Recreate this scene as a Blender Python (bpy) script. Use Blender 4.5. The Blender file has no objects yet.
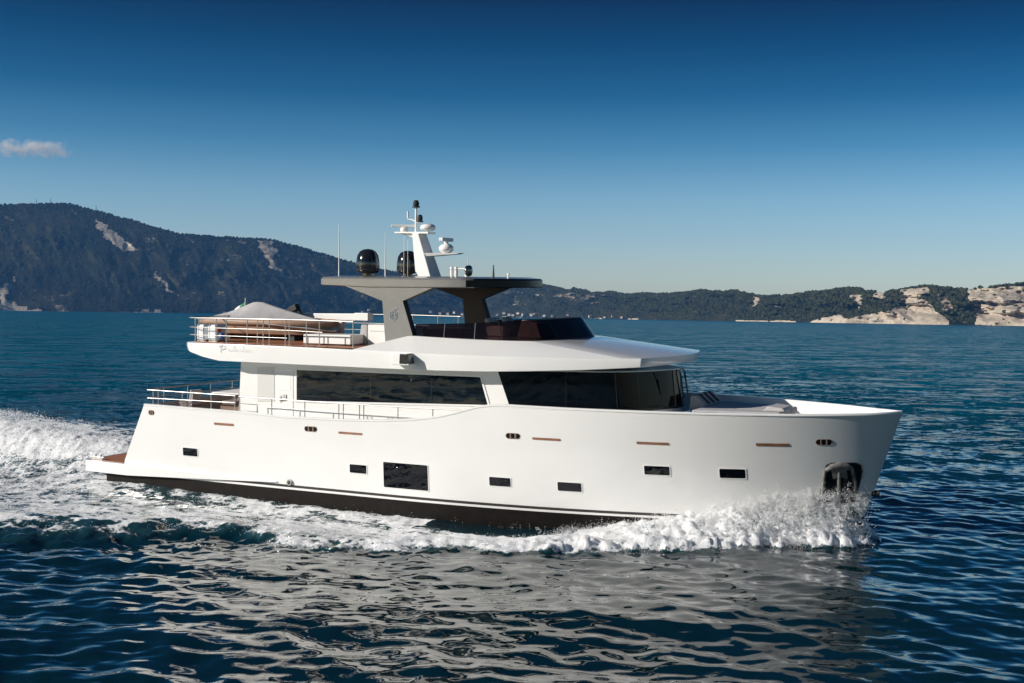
import bpy, bmesh, math, random
import numpy as np
from mathutils import Vector, Matrix
R = math.radians
random.seed(7)
RNG = np.random.default_rng(11)
scene = bpy.context.scene
COL = scene.collection

# ------------------------------------------------------------------ camera
F_PX = 1300.0
CAM_H = 6.0
cam_data = bpy.data.cameras.new("camera")
cam_data.sensor_width = 36.0
cam_data.lens = F_PX / 1024.0 * 36.0
cam_data.clip_start = 0.5
cam_data.clip_end = 60000.0
cam = bpy.data.objects.new("camera", cam_data)
COL.objects.link(cam)
scene.camera = cam
pitch = (341.5 - 316.3) / F_PX
roll = 0.0142
fw = Vector((0, math.cos(pitch), -math.sin(pitch)))
rt0 = Vector((1, 0, 0)); up0 = rt0.cross(fw)
rt = rt0 * math.cos(roll) + up0 * math.sin(roll)
up = up0 * math.cos(roll) - rt0 * math.sin(roll)
cam.matrix_world = Matrix(((rt.x, up.x, -fw.x, 0), (rt.y, up.y, -fw.y, 0), (rt.z, up.z, -fw.z, CAM_H), (0, 0, 0, 1)))

# ------------------------------------------------------------------ light
SUN_EL = R(23.5)
sun_h = (-0.946, -0.324)
sdir = Vector((sun_h[0] * math.cos(SUN_EL), sun_h[1] * math.cos(SUN_EL), math.sin(SUN_EL))).normalized()
sd = bpy.data.lights.new("sun", 'SUN')
sd.energy = 5.0
sd.angle = R(0.53)
sd.color = (1.0, 0.94, 0.86)
sun = bpy.data.objects.new("sun", sd)
COL.objects.link(sun)
sun.rotation_euler = (-sdir).to_track_quat('-Z', 'Y').to_euler()

world = bpy.data.worlds.new("World")
scene.world = world
world.use_nodes = True
wn = world.node_tree
wn.nodes.clear()
w_out = wn.nodes.new('ShaderNodeOutputWorld')
w_bg = wn.nodes.new('ShaderNodeBackground')
w_sky = wn.nodes.new('ShaderNodeTexSky')
w_sky.sky_type = 'NISHITA'
w_sky.sun_disc = False
w_sky.sun_elevation = SUN_EL
w_sky.sun_rotation = math.atan2(sun_h[0], sun_h[1])
w_sky.altitude = 50
w_sky.air_density = 1.0
w_sky.dust_density = 0.6
w_sky.ozone_density = 2.5
# a polarised sky: it deepens quickly with height above the horizon
w_tc = wn.nodes.new('ShaderNodeTexCoord')
w_sep = wn.nodes.new('ShaderNodeSeparateXYZ')
w_ramp = wn.nodes.new('ShaderNodeValToRGB')
w_mix = wn.nodes.new('ShaderNodeMix')
w_mix.data_type = 'RGBA'; w_mix.blend_type = 'MULTIPLY'; w_mix.inputs[0].default_value = 1.0
wn.links.new(w_tc.outputs['Generated'], w_sep.inputs[0])
wn.links.new(w_sep.outputs['Z'], w_ramp.inputs[0])
cr = w_ramp.color_ramp
SKY_STOPS = [(0.0, (0.90, 0.94, 1.0)), (0.03, (0.89, 0.94, 1.0)), (0.053, (0.79, 0.89, 1.0)), (0.091, (0.53, 0.72, 0.87)), (0.129, (0.20, 0.46, 0.64)), (0.166, (0.044, 0.25, 0.42)),
             (0.203, (0.004, 0.135, 0.265)), (0.235, (0.0, 0.057, 0.143)), (0.32, (0.004, 0.070, 0.135)), (0.5, (0.02, 0.12, 0.20)), (1.0, (0.17, 0.29, 0.40))]
while len(cr.elements) < len(SKY_STOPS):
    cr.elements.new(0.5)
for e, (p, c) in zip(cr.elements, SKY_STOPS):
    e.position = p; e.color = (*c, 1)
wn.links.new(w_sky.outputs[0], w_mix.inputs[6])
wn.links.new(w_ramp.outputs[0], w_mix.inputs[7])
wn.links.new(w_mix.outputs[2], w_bg.inputs[0])
w_bg.inputs[1].default_value = 0.12
wn.links.new(w_bg.outputs[0], w_out.inputs[0])

scene.view_settings.view_transform = 'Standard'
scene.view_settings.look = 'None'
scene.view_settings.gamma = 1.0
scene.view_settings.exposure = 0.14
scene.render.engine = 'CYCLES'
scene.cycles.max_bounces = 8
scene.cycles.diffuse_bounces = 5
scene.cycles.glossy_bounces = 3
scene.cycles.transmission_bounces = 5
scene.cycles.transparent_max_bounces = 6
scene.cycles.volume_bounces = 2
scene.cycles.caustics_reflective = False
scene.cycles.caustics_refractive = False
scene.cycles.use_denoising = True

# ------------------------------------------------------------------ noise in numpy
def _hash(ix, iy, seed):
    h = (ix.astype(np.int64) * 374761393 + iy.astype(np.int64) * 668265263 + seed * 1442695041) & 0xFFFFFFFF
    h = ((h ^ (h >> 13)) * 1274126177) & 0xFFFFFFFF
    return ((h ^ (h >> 16)) & 0xFFFFFF) / float(0xFFFFFF)
def vnoise(x, y, seed=0):
    ix = np.floor(x); iy = np.floor(y)
    fx = x - ix; fy = y - iy
    fx = fx * fx * fx * (fx * (fx * 6 - 15) + 10); fy = fy * fy * fy * (fy * (fy * 6 - 15) + 10)
    a = _hash(ix, iy, seed); b = _hash(ix + 1, iy, seed); c = _hash(ix, iy + 1, seed); d = _hash(ix + 1, iy + 1, seed)
    return (a * (1 - fx) + b * fx) * (1 - fy) + (c * (1 - fx) + d * fx) * fy
def fbm(x, y, octv=4, seed=0, gain=0.5):
    s = 0; a = 1.0; n = 0
    for k in range(octv):
        s = s + a * vnoise(x * 2 ** k + 17.3 * k, y * 2 ** k - 9.1 * k, seed + k); n += a; a *= gain
    return s / n
def sstep(a, b, x):
    t = np.clip((x - a) / (b - a), 0, 1); return t * t * (3 - 2 * t)

# ------------------------------------------------------------------ materials
def mat(name, color, rough=0.5, metal=0.0, coat=0.0, spec=0.5, var=0.0, var_scale=3.0, bump=0.0, bump_scale=20.0):
    m = bpy.data.materials.new(name); m.use_nodes = True
    nt = m.node_tree; b = nt.nodes['Principled BSDF']
    b.inputs['Base Color'].default_value = (*color, 1)
    b.inputs['Roughness'].default_value = rough
    b.inputs['Metallic'].default_value = metal
    b.inputs['Coat Weight'].default_value = coat
    b.inputs['Coat Roughness'].default_value = 0.06
    b.inputs['Specular IOR Level'].default_value = spec
    if var or bump:
        tc = nt.nodes.new('ShaderNodeTexCoord')
    if var:
        n = nt.nodes.new('ShaderNodeTexNoise'); n.inputs['Scale'].default_value = var_scale; n.inputs['Detail'].default_value = 4
        r = nt.nodes.new('ShaderNodeValToRGB')
        r.color_ramp.elements[0].color = (*[c * (1 - var) for c in color], 1)
        r.color_ramp.elements[1].color = (*[min(1, c * (1 + var)) for c in color], 1)
        r.color_ramp.elements[0].position = 0.3; r.color_ramp.elements[1].position = 0.7
        nt.links.new(tc.outputs['Object'], n.inputs['Vector'])
        nt.links.new(n.outputs['Fac'], r.inputs[0]); nt.links.new(r.outputs[0], b.inputs['Base Color'])
    if bump:
        n2 = nt.nodes.new('ShaderNodeTexNoise'); n2.inputs['Scale'].default_value = bump_scale; n2.inputs['Detail'].default_value = 4
        bp = nt.nodes.new('ShaderNodeBump'); bp.inputs['Strength'].default_value = bump; bp.inputs['Distance'].default_value = 0.02
        nt.links.new(tc.outputs['Object'], n2.inputs['Vector'])
        nt.links.new(n2.outputs['Fac'], bp.inputs['Height']); nt.links.new(bp.outputs[0], b.inputs['Normal'])
    return m
M_WHITE = mat("white_gelcoat", (0.80, 0.79, 0.77), 0.25, coat=0.9, var=0.015, var_scale=0.8)
M_WHITE_FLAT = mat("white_paint", (0.78, 0.77, 0.75), 0.45)
M_ANTIFOUL = mat("black_antifouling", (0.009, 0.007, 0.006), 0.6, spec=0.15, var=0.3, var_scale=4, bump=0.2, bump_scale=8)
M_BLACK = mat("black_gloss", (0.012, 0.012, 0.013), 0.12, coat=0.6)
M_BLACK_MATT = mat("black_rubber", (0.02, 0.02, 0.02), 0.6)
M_STRIPE = mat("dark_stripe", (0.035, 0.028, 0.025), 0.35)
M_GLASS = mat("dark_glass", (0.0018, 0.003, 0.005), 0.015, spec=0.5, bump=0.05, bump_scale=1.6)
M_GLASS_FRONT = mat("wheelhouse_tinted_glass", (0.002, 0.004, 0.007), 0.02, spec=0.16, bump=0.04, bump_scale=1.3)
M_STEEL = mat("polished_steel", (0.50, 0.48, 0.46), 0.36, metal=1.0)
M_DARKSTEEL = mat("stained_steel", (0.16, 0.15, 0.14), 0.35, metal=0.7, var=0.5, var_scale=9)
M_CHAIN = mat("galvanised_steel", (0.20, 0.19, 0.18), 0.6, metal=0.4, var=0.5, var_scale=7, bump=0.4, bump_scale=9)
M_GREY = mat("grey_metallic_paint", (0.20, 0.197, 0.19), 0.32, metal=0.25, coat=0.4, var=0.05, var_scale=2)
M_GREYDK = mat("dark_grey_paint", (0.045, 0.045, 0.05), 0.25, coat=0.4)
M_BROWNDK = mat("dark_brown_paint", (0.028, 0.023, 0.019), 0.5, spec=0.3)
M_HARDTOPDK = mat("dark_hardtop_front", (0.007, 0.0075, 0.009), 0.3, spec=0.15)  # hardtop front fascia and underside, coloured darker than its grey sides
M_FABRIC = mat("grey_canvas", (0.40, 0.39, 0.39), 0.9, var=0.08, var_scale=3, bump=0.9, bump_scale=3.5)
M_CUSHION = mat("taupe_cushion", (0.20, 0.165, 0.145), 0.9, var=0.1, var_scale=6, bump=0.3, bump_scale=30)
M_PAD = mat("grey_cushion", (0.42, 0.40, 0.40), 0.9, var=0.06, var_scale=5, bump=0.3, bump_scale=12)
M_PADSTRIPE = mat("navy_cloth", (0.03, 0.035, 0.05), 0.9)
M_VINYL = mat("white_vinyl", (0.74, 0.75, 0.76), 0.5, var=0.04, var_scale=5, bump=0.6, bump_scale=4)
M_TAN = mat("tan_leatherette", (0.36, 0.23, 0.16), 0.55, var=0.12, var_scale=2.5)
M_LAMP = mat("lamp_lens", (0.12, 0.10, 0.08), 0.08, spec=0.8)
M_PANEL = mat("pale_grey_panel", (0.62, 0.61, 0.59), 0.3, coat=0.3)
M_TOWER = mat("signal_red", (0.45, 0.05, 0.03), 0.4)
M_FLAGG = mat("flag_green", (0.02, 0.22, 0.07), 0.8)
M_FLAGR = mat("flag_red", (0.45, 0.03, 0.03), 0.8)
M_LETTER = mat("silver_lettering", (0.66, 0.66, 0.68), 0.35)
M_CREST = mat("pale_blue_crest", (0.55, 0.66, 0.78), 0.25, metal=0.5)
M_BRONZE_L = mat("bronze_roller", (0.60, 0.42, 0.30), 0.3, metal=0.8)
M_BRONZE = mat("bronze_slot", (0.30, 0.15, 0.09), 0.40, metal=0.3, var=0.25, var_scale=3)

def teak_mat(name, base, axis=1, pitch_m=0.06):
    m = bpy.data.materials.new(name); m.use_nodes = True
    nt = m.node_tree; b = nt.nodes['Principled BSDF']; b.inputs['Roughness'].default_value = 0.55
    tc = nt.nodes.new('ShaderNodeTexCoord'); sp = nt.nodes.new('ShaderNodeSeparateXYZ')
    nt.links.new(tc.outputs['Object'], sp.inputs[0])
    mu = nt.nodes.new('ShaderNodeMath'); mu.operation = 'MULTIPLY'; mu.inputs[1].default_value = 1 / pitch_m
    nt.links.new(sp.outputs[axis], mu.inputs[0])
    fr = nt.nodes.new('ShaderNodeMath'); fr.operation = 'FRACT'; nt.links.new(mu.outputs[0], fr.inputs[0])
    lt = nt.nodes.new('ShaderNodeMath'); lt.operation = 'LESS_THAN'; lt.inputs[1].default_value = 0.09; nt.links.new(fr.outputs[0], lt.inputs[0])
    n = nt.nodes.new('ShaderNodeTexNoise'); n.inputs['Scale'].default_value = 4; n.inputs['Detail'].default_value = 6
    nt.links.new(tc.outputs['Object'], n.inputs['Vector'])
    r = nt.nodes.new('ShaderNodeValToRGB')
    r.color_ramp.elements[0].color = (*[c * 0.75 for c in base], 1); r.color_ramp.elements[1].color = (*[c * 1.25 for c in base], 1)
    nt.links.new(n.outputs['Fac'], r.inputs[0])
    mx = nt.nodes.new('ShaderNodeMix'); mx.data_type = 'RGBA'
    mx.inputs[7].default_value = (0.03, 0.02, 0.015, 1)
    nt.links.new(lt.outputs[0], mx.inputs[0]); nt.links.new(r.outputs[0], mx.inputs[6]); nt.links.new(mx.outputs[2], b.inputs['Base Color'])
    return m
M_TEAK = teak_mat("teak_planking", (0.33, 0.13, 0.06))

def tint_glass():
    m = bpy.data.materials.new("tinted_windscreen_glass"); m.use_nodes = True
    nt = m.node_tree; b = nt.nodes['Principled BSDF']
    b.inputs['Base Color'].default_value = (0.010, 0.008, 0.010, 1); b.inputs['Roughness'].default_value = 0.03
    tr = nt.nodes.new('ShaderNodeBsdfTransparent'); tr.inputs[0].default_value = (0.50, 0.37, 0.36, 1)
    mx = nt.nodes.new('ShaderNodeMixShader'); mx.inputs[0].default_value = 0.55
    nt.links.new(b.outputs[0], mx.inputs[1]); nt.links.new(tr.outputs[0], mx.inputs[2])
    nt.links.new(mx.outputs[0], nt.nodes['Material Output'].inputs[0])
    return m
M_TINT = tint_glass()

# ------------------------------------------------------------------ mesh builder
class MB:
    def __init__(s):
        s.v = []; s.f = []; s.mi = []
    def add(s, verts, faces, mi=0):
        o = len(s.v); s.v += [tuple(p) for p in verts]
        for f in faces:
            s.f.append([i + o for i in f]); s.mi.append(mi)
        return s
    def box(s, c, d, rot=None, mi=0):
        x, y, z = d[0] / 2, d[1] / 2, d[2] / 2
        vs = [Vector(p) for p in ((-x, -y, -z), (x, -y, -z), (x, y, -z), (-x, y, -z), (-x, -y, z), (x, -y, z), (x, y, z), (-x, y, z))]
        if rot is not None: vs = [rot @ v for v in vs]
        vs = [v + Vector(c) for v in vs]
        return s.add(vs, [(0, 3, 2, 1), (4, 5, 6, 7), (0, 1, 5, 4), (1, 2, 6, 5), (2, 3, 7, 6), (3, 0, 4, 7)], mi)
    def prism(s, poly, y0, y1, mi=0, axis='y'):
        # polygon of (a, b) pairs pushed from y0 to y1 along the axis
        n = len(poly)
        def P(a, b, t):
            return (a, t, b) if axis == 'y' else ((a, b, t) if axis == 'z' else (t, a, b))
        vs = [P(a, b, y0) for a, b in poly] + [P(a, b, y1) for a, b in poly]
        fs = [list(range(n)), list(range(2 * n - 1, n - 1, -1))]
        for i in range(n):
            j = (i + 1) % n; fs.append((i, i + n, j + n, j))
        return s.add(vs, fs, mi)
    def loft(s, rows, closed=False, cap0=False, cap1=False, mi=0):
        n = len(rows[0]); vs = [p for r in rows for p in r]; fs = []
        for k in range(len(rows) - 1):
            for i in range(n if closed else n - 1):
                j = (i + 1) % n; fs.append((k * n + i, k * n + j, (k + 1) * n + j, (k + 1) * n + i))
        if cap0: fs.append(list(range(n - 1, -1, -1)))
        if cap1: fs.append([(len(rows) - 1) * n + i for i in range(n)])
        return s.add(vs, fs, mi)
    def tube(s, path, r, n=8, mi=0, cap=True):
        pts = [Vector(p) for p in path]; rows = []
        for i, p in enumerate(pts):
            t = (pts[min(i + 1, len(pts) - 1)] - pts[max(i - 1, 0)]).normalized()
            a = Vector((0, 0, 1)) if abs(t.z) < 0.9 else Vector((1, 0, 0))
            u = t.cross(a).normalized(); w = t.cross(u)
            rr = r[i] if isinstance(r, (list, tuple)) else r
            rows.append([p + (u * math.cos(2 * math.pi * k / n) + w * math.sin(2 * math.pi * k / n)) * rr for k in range(n)])
        return s.loft(rows, True, cap, cap, mi)
    def lathe(s, prof, c, n=24, mi=0, axis='z', sx=1.0, sy=1.0):
        rows = []
        for r, h in prof:
            row = []
            for k in range(n):
                a = 2 * math.pi * k / n
                p = (r * math.cos(a) * sx, r * math.sin(a) * sy, h)
                if axis == 'y': p = (p[0], p[2], p[1])
                if axis == 'x': p = (p[2], p[0], p[1])
                row.append((p[0] + c[0], p[1] + c[1], p[2] + c[2]))
            rows.append(row)
        return s.loft(rows, True, True, True, mi)
    def build(s, name, mats, parent=None, smooth=None, bevel=0.0, seg=2, origin=(0, 0, 0)):
        me = bpy.data.meshes.new(name)
        me.from_pydata([Vector(v) - Vector(origin) for v in s.v], [], s.f)
        for m in (mats if isinstance(mats, (list, tuple)) else [mats]): me.materials.append(m)
        me.polygons.foreach_set('material_index', s.mi)
        bm = bmesh.new(); bm.from_mesh(me)
        bmesh.ops.remove_doubles(bm, verts=bm.verts, dist=0.0004)
        bmesh.ops.recalc_face_normals(bm, faces=bm.faces)
        bm.to_mesh(me); bm.free()
        o = bpy.data.objects.new(name, me); COL.objects.link(o)
        if parent is not None: o.parent = parent
        if bevel:
            md = o.modifiers.new("edge", 'BEVEL'); md.width = bevel; md.segments = seg; md.limit_method = 'ANGLE'; md.angle_limit = R(28)
            md.harden_normals = True
        if smooth is not None or bevel:
            me.shade_smooth()
            me.set_sharp_from_angle(angle=R(smooth if smooth is not None else 35))
        return o

def tag(o, label=None, cat=None, group=None, kind=None):
    if label: o['label'] = label
    if cat: o['category'] = cat
    if group: o['group'] = group
    if kind: o['kind'] = kind
    return o
def empty(name, mw, label, cat, group=None):
    o = bpy.data.objects.new(name, None); COL.objects.link(o); o.matrix_world = mw
    o.empty_display_size = 0.3
    return tag(o, label, cat, group)

# ------------------------------------------------------------------ boat frame (x forward, y to port, z up; heeled 1.7 deg to starboard, bow down 0.6 deg)
BOAT = (Matrix.Translation((-1.29, 40.86, 0)) @ Matrix.Rotation(R(-26.01), 4, 'Z') @ Matrix.Rotation(R(0.56), 4, 'Y') @ Matrix.Rotation(R(1.72), 4, 'X'))
BOAT_I = np.array(BOAT.inverted())

def hull_b(x, z):
    t = min(1.0, max(0.0, z / 3.65))
    B = 3.22 + 0.23 * t
    if z < 0: B -= 0.55 * (-z) ** 1.2
    n = 2.0 + 1.0 * t; p = 0.86 - 0.06 * t; x0 = -1.5 + 1.5 * t; xs = 12.0 + 0.32 * z
    s = min(1, max(0, (x - x0) / (xs - x0)))
    b = B * (1 - s ** n) ** p
    if x < -5: b -= 0.25 * ((-x - 5) / 8) ** 2
    return max(b, 0.0)
SHEER = [(-12.1, 2.95), (-10.25, 2.95), (-6.4, 2.93), (-4.7, 2.87), (-2.5, 2.90), (-1.1, 2.96), (-0.2, 3.04), (0.65, 3.16), (1.2, 3.29), (1.65, 3.42), (2.1, 3.55),
         (2.5, 3.61), (2.9, 3.63), (5.0, 3.62), (10.6, 3.64), (12.4, 3.66), (13.25, 3.70)]
def sheer(x): return float(np.interp(x, [p[0] for p in SHEER], [p[1] for p in SHEER]))
def stem_x(z): return 12.0 + 0.32 * z
def aft_x(z): return -11.25 + (z - 1.0) * 0.515 if z > 1.0 else -11.25

# ================================================================== SETTING: sea
def boat_local(X, Y):
    # plan position in the boat's frame (ignoring heel and trim)
    c, s = math.cos(R(26.01)), math.sin(R(26.01))
    dx = X + 1.29; dy = Y - 40.86
    return dx * c - dy * s, dx * s + dy * c

def wl_b(x):
    s = np.clip((x + 1.5) / 13.5, 0, 1)
    return 3.22 * (1 - s ** 2.0) ** 0.86 - np.where(x < -5, 0.25 * ((-x - 5) / 8) ** 2, 0)

OUT_X = [-60, -40, -25, -15, -9, -7, -5, -3, 0, 2, 4, 6, 8, 9, 10, 11, 12, 12.8]
OUT_Y = [22, 18, 14.5, 12.0, 10.6, 9.9, 8.7, 8.0, 8.5, 8.0, 6.7, 5.7, 4.7, 3.7, 2.9, 2.1, 1.1, 0.2]

def wake(x, y, X, Y):
    """height and foam cover of the bow wave, the side wash and the stern wave; x,y in the boat's plan frame"""
    b = wl_b(x)
    lump = fbm(X * 1.1, Y * 1.1, 4, 51)
    fine = fbm(X * 3.1, Y * 3.1, 4, 61)
    h = np.zeros_like(x); f = np.zeros_like(x)
    edge = np.interp(x, OUT_X, OUT_Y) + (fbm(X * 0.55, Y * 0.55, 3, 71) - 0.5) * 1.9 + (fine - .5) * 0.7
    for side in (-1, 1):
        ys = y * side
        d = ys - b                                   # distance out from the waterline
        w = np.maximum(edge - b, 0.25)
        u = d / w
        # bow sheet: climbs the plating near the stem, falls outward
        hb = np.interp(x, [4.0, 5.4, 6.8, 7.8, 9.2, 10.2, 11.2, 11.9, 12.25, 12.5, 12.7], [0, .10, .40, .58, .90, 1.15, 1.28, 1.18, 0.55, 0.1, 0])
        sheet = hb * (1 - sstep(0.0, 1.05, u)) ** 1.0 * np.where(u > -1.5, 1, 0)
        # rolling crest that leaves the hull and runs aft
        rc = np.interp(x, [-30, -15, -7, -3, 0, 3, 6, 9], [.10, .18, .25, .24, .22, .24, .26, .15])
        uc = np.interp(x, [-6, -1, 2], [0.87, 0.88, 0.90])
        crest = rc * np.exp(-((u - uc) / 0.20) ** 2)
        trough = -0.11 * np.exp(-((u - 1.26) / 0.14) ** 2) * sstep(1, -3, x)
        lift = np.where((u < 1.25) & (ys > 0), 1, 0) * sstep(-45, -20, x)
        h += sheet * np.where(ys >= 0, 1, 0) + (crest * np.where(ys >= 0, 1, 0) + trough) * np.where(x < 12.5, 1, 0) * sstep(-50, -18, x)
        lim = np.interp(x, [-6, -1, 2], [1.24, 1.18, 1.20])
        inside = sstep(0.0, 1.0, (lim - u) / np.interp(x, [-6, -1, 2], [0.42, 0.24, 0.18])) * np.where(ys > 0, 1, 0) * np.where(x < 12.66, 1, 0)
        # patches of open water inside the wash
        hole = np.interp(x, [-40, -14, -8, -4, -1, 1.5, 3.0, 4.5, 6.0, 7.5, 13], [.75, .66, .70, .80, .92, .95, .90, .88, .90, .88, 0.84])
        gap = np.where((x > 0.6) & (x < 5.0), sstep(0.10, 0.40, u), 1.0) * np.where(x < -6, 0.80 + 0.2 * sstep(0.15, 0.5, u), 1)
        crest_f = np.exp(-((u - uc) / 0.20) ** 2) * np.interp(x, [-30, -9, -5, -2, 0, 14], [.6, .95, .85, .95, 1.0, 1])
        thin = 1 - 0.42 * sstep(9.6, 11.4, x) * np.exp(-((u - 0.35) / 0.28) ** 2)
        f = np.maximum(f, inside * np.clip(np.maximum(hole * gap, crest_f), 0, 1) * thin)
    lace = 1 - np.abs(2 * fbm(x * 0.75 + 5, y * 1.5, 4, 101, 0.6) - 1)
    lace2 = 1 - np.abs(2 * fbm(x * 2.0, y * 3.2, 3, 111, 0.6) - 1)
    web = np.clip(0.46 + 0.75 * sstep(0.66, 0.98, lace) + 0.35 * sstep(0.7, 1.0, lace2), 0, 1.12)
    k_ = sstep(5.0, 0.5, x)
    f = f * (1 - k_ + k_ * web)
    # the wash stands a little higher against the quarter
    dq = np.abs(y) - wl_b(x)
    h += np.interp(x, [-20, -12.5, -10.5, -6, -3, 0], [0, .30, .34, .17, .10, 0]) * np.exp(-np.maximum(dq, 0) / 1.6)
    # stern wave: the breaking hump behind the swim platform
    k = -x - 12.6
    yc = 0.6 + 0.16 * k
    wid = 2.0 + 0.10 * k
    amp = np.interp(k, [0, 0.8, 2, 5, 9, 16, 30], [0, 0.35, 0.75, 1.15, 1.45, 1.45, 0.6])
    v = (y - yc) / wid
    hump = amp * np.exp(-np.where(v < 0, np.abs(v) ** 2.6 * 1.4, v ** 2 * 0.8))
    h += hump
    f = np.maximum(f, sstep(0.16, 0.5, hump) * (0.80 + 0.2 * sstep(-1.0, 0.0, v)))
    # churned wash right behind the platform and far-side streaks
    f = np.maximum(f, np.where(k > -0.8, 0.60, 0) * np.exp(-(np.maximum(np.abs(y) - 5.5, 0) / 1.5) ** 2) * sstep(60, 20, k))
    streak = sstep(0.50, 0.66, fbm(x * 0.12, y * 0.42, 4, 91)) * sstep(24, 13, y) * sstep(3, 6, y) * sstep(2, -9, x) * sstep(-60, -20, x)
    f = np.maximum(f, 0.62 * streak)
    # turbulence
    h = h + f * ((lump - 0.5) * 0.22 + (fine - 0.5) * 0.13 + (0.5 - np.abs(2 * fbm(X * 6.5, Y * 4.6, 2, 83) - 1)) * 0.13 * sstep(4, 7, x) + (fbm(X * 6.0, Y * 4.5, 2, 81) - 0.5) * 0.13) * (0.55 + 0.75 * sstep(3, 9, x) + 0.6 * sstep(-13, -16, x))
    return h, f

def build_sea():
    ys = [-60.0, -30.0, -12.0, 0.0, 6.0, 10.0, 12.0]
    y = 13.0
    while y < 9500:
        ys.append(y)
        y += float(np.clip(y * y / 7800 * 0.55, 0.065, 0.085 if y < 47 else 400.0))
    ys.append(9500.0); ys = np.array(ys)
    pos = [0.0]; d = 0.062
    while pos[-1] < 7000:
        if pos[-1] > 19.0: d *= 1.035
        pos.append(pos[-1] + d)
    xs = np.array([-p for p in pos[:0:-1]] + pos)
    X, Y = np.meshgrid(xs, ys)
    dyr = np.gradient(ys)[:, None] * np.ones_like(X)
    dxr = np.gradient(xs)[None, :] * np.ones_like(X)
    Z = np.zeros_like(X)
    miss = np.zeros_like(X)
    N = 110
    rng = np.random.default_rng(5)
    lam = np.exp(rng.uniform(math.log(0.30), math.log(7.0), N))
    near = np.abs(X) + Y < 1e9
    mod = 0.75 + 0.7 * (fbm(X * 0.045, Y * 0.06, 3, 33) - 0.5) * 2
    for l in lam:
        if rng.random() < 0.5: th = R(30) + rng.normal(0, 0.40)     # the yacht's own spreading ripples
        else: th = R(76) + rng.normal(0, 0.75 if l > 1.8 else 0.95)  # wind sea
        kx, ky = math.cos(th) * 2 * math.pi / l, math.sin(th) * 2 * math.pi / l
        slope = 0.0172 * (0.95 if l < 0.5 else (1.35 if l < 1.5 else (0.9 if l < 2.5 else 0.55)))
        a = slope * l / (2 * math.pi) * rng.uniform(0.6, 1.4)
        need = np.abs(math.sin(th)) * dyr + np.abs(math.cos(th)) * dxr
        w = np.clip((l / np.maximum(need, 1e-6) - 2.6) / 2.6, 0, 1)
        ph = kx * X + ky * Y + rng.uniform(0, 6.283)
        s = np.sin(ph)
        Z += a * w * (s - 0.18 * np.cos(2 * ph)) * mod
        miss += (1 - w) / N
    x, y = boat_local(X, Y)
    sel = (np.abs(X) < 60) & (Y > 15) & (Y < 110)
    foam = np.zeros_like(X)
    h, f = wake(x[sel], y[sel], X[sel], Y[sel])
    foam[sel] = f
    calm = 1 - 0.55 * np.clip(f, 0, 1)
    Z[sel] = Z[sel] * calm + h
    nx, ny = len(xs), len(ys)
    co = np.stack([X, Y, Z], -1).reshape(-1, 3)
    me = bpy.data.meshes.new("sea")
    me.vertices.add(nx * ny); me.vertices.foreach_set('co', co.ravel())
    i = np.arange(nx * ny).reshape(ny, nx)
    q = np.stack([i[:-1, :-1], i[:-1, 1:], i[1:, 1:], i[1:, :-1]], -1).reshape(-1, 4)
    me.loops.add(q.size); me.loops.foreach_set('vertex_index', q.ravel())
    me.polygons.add(len(q)); me.polygons.foreach_set('loop_start', np.arange(len(q)) * 4)
    me.polygons.foreach_set('use_smooth', np.ones(len(q), bool))
    me.update()
    at = me.attributes.new('foam', 'FLOAT', 'POINT'); at.data.foreach_set('value', foam.ravel().astype(np.float32))
    at = me.attributes.new('detail', 'FLOAT', 'POINT'); at.data.foreach_set('value', miss.ravel().astype(np.float32))
    o = bpy.data.objects.new("sea", me); COL.objects.link(o)
    me.materials.append(sea_material())
    tag(o, kind='structure')
    return o

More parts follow.
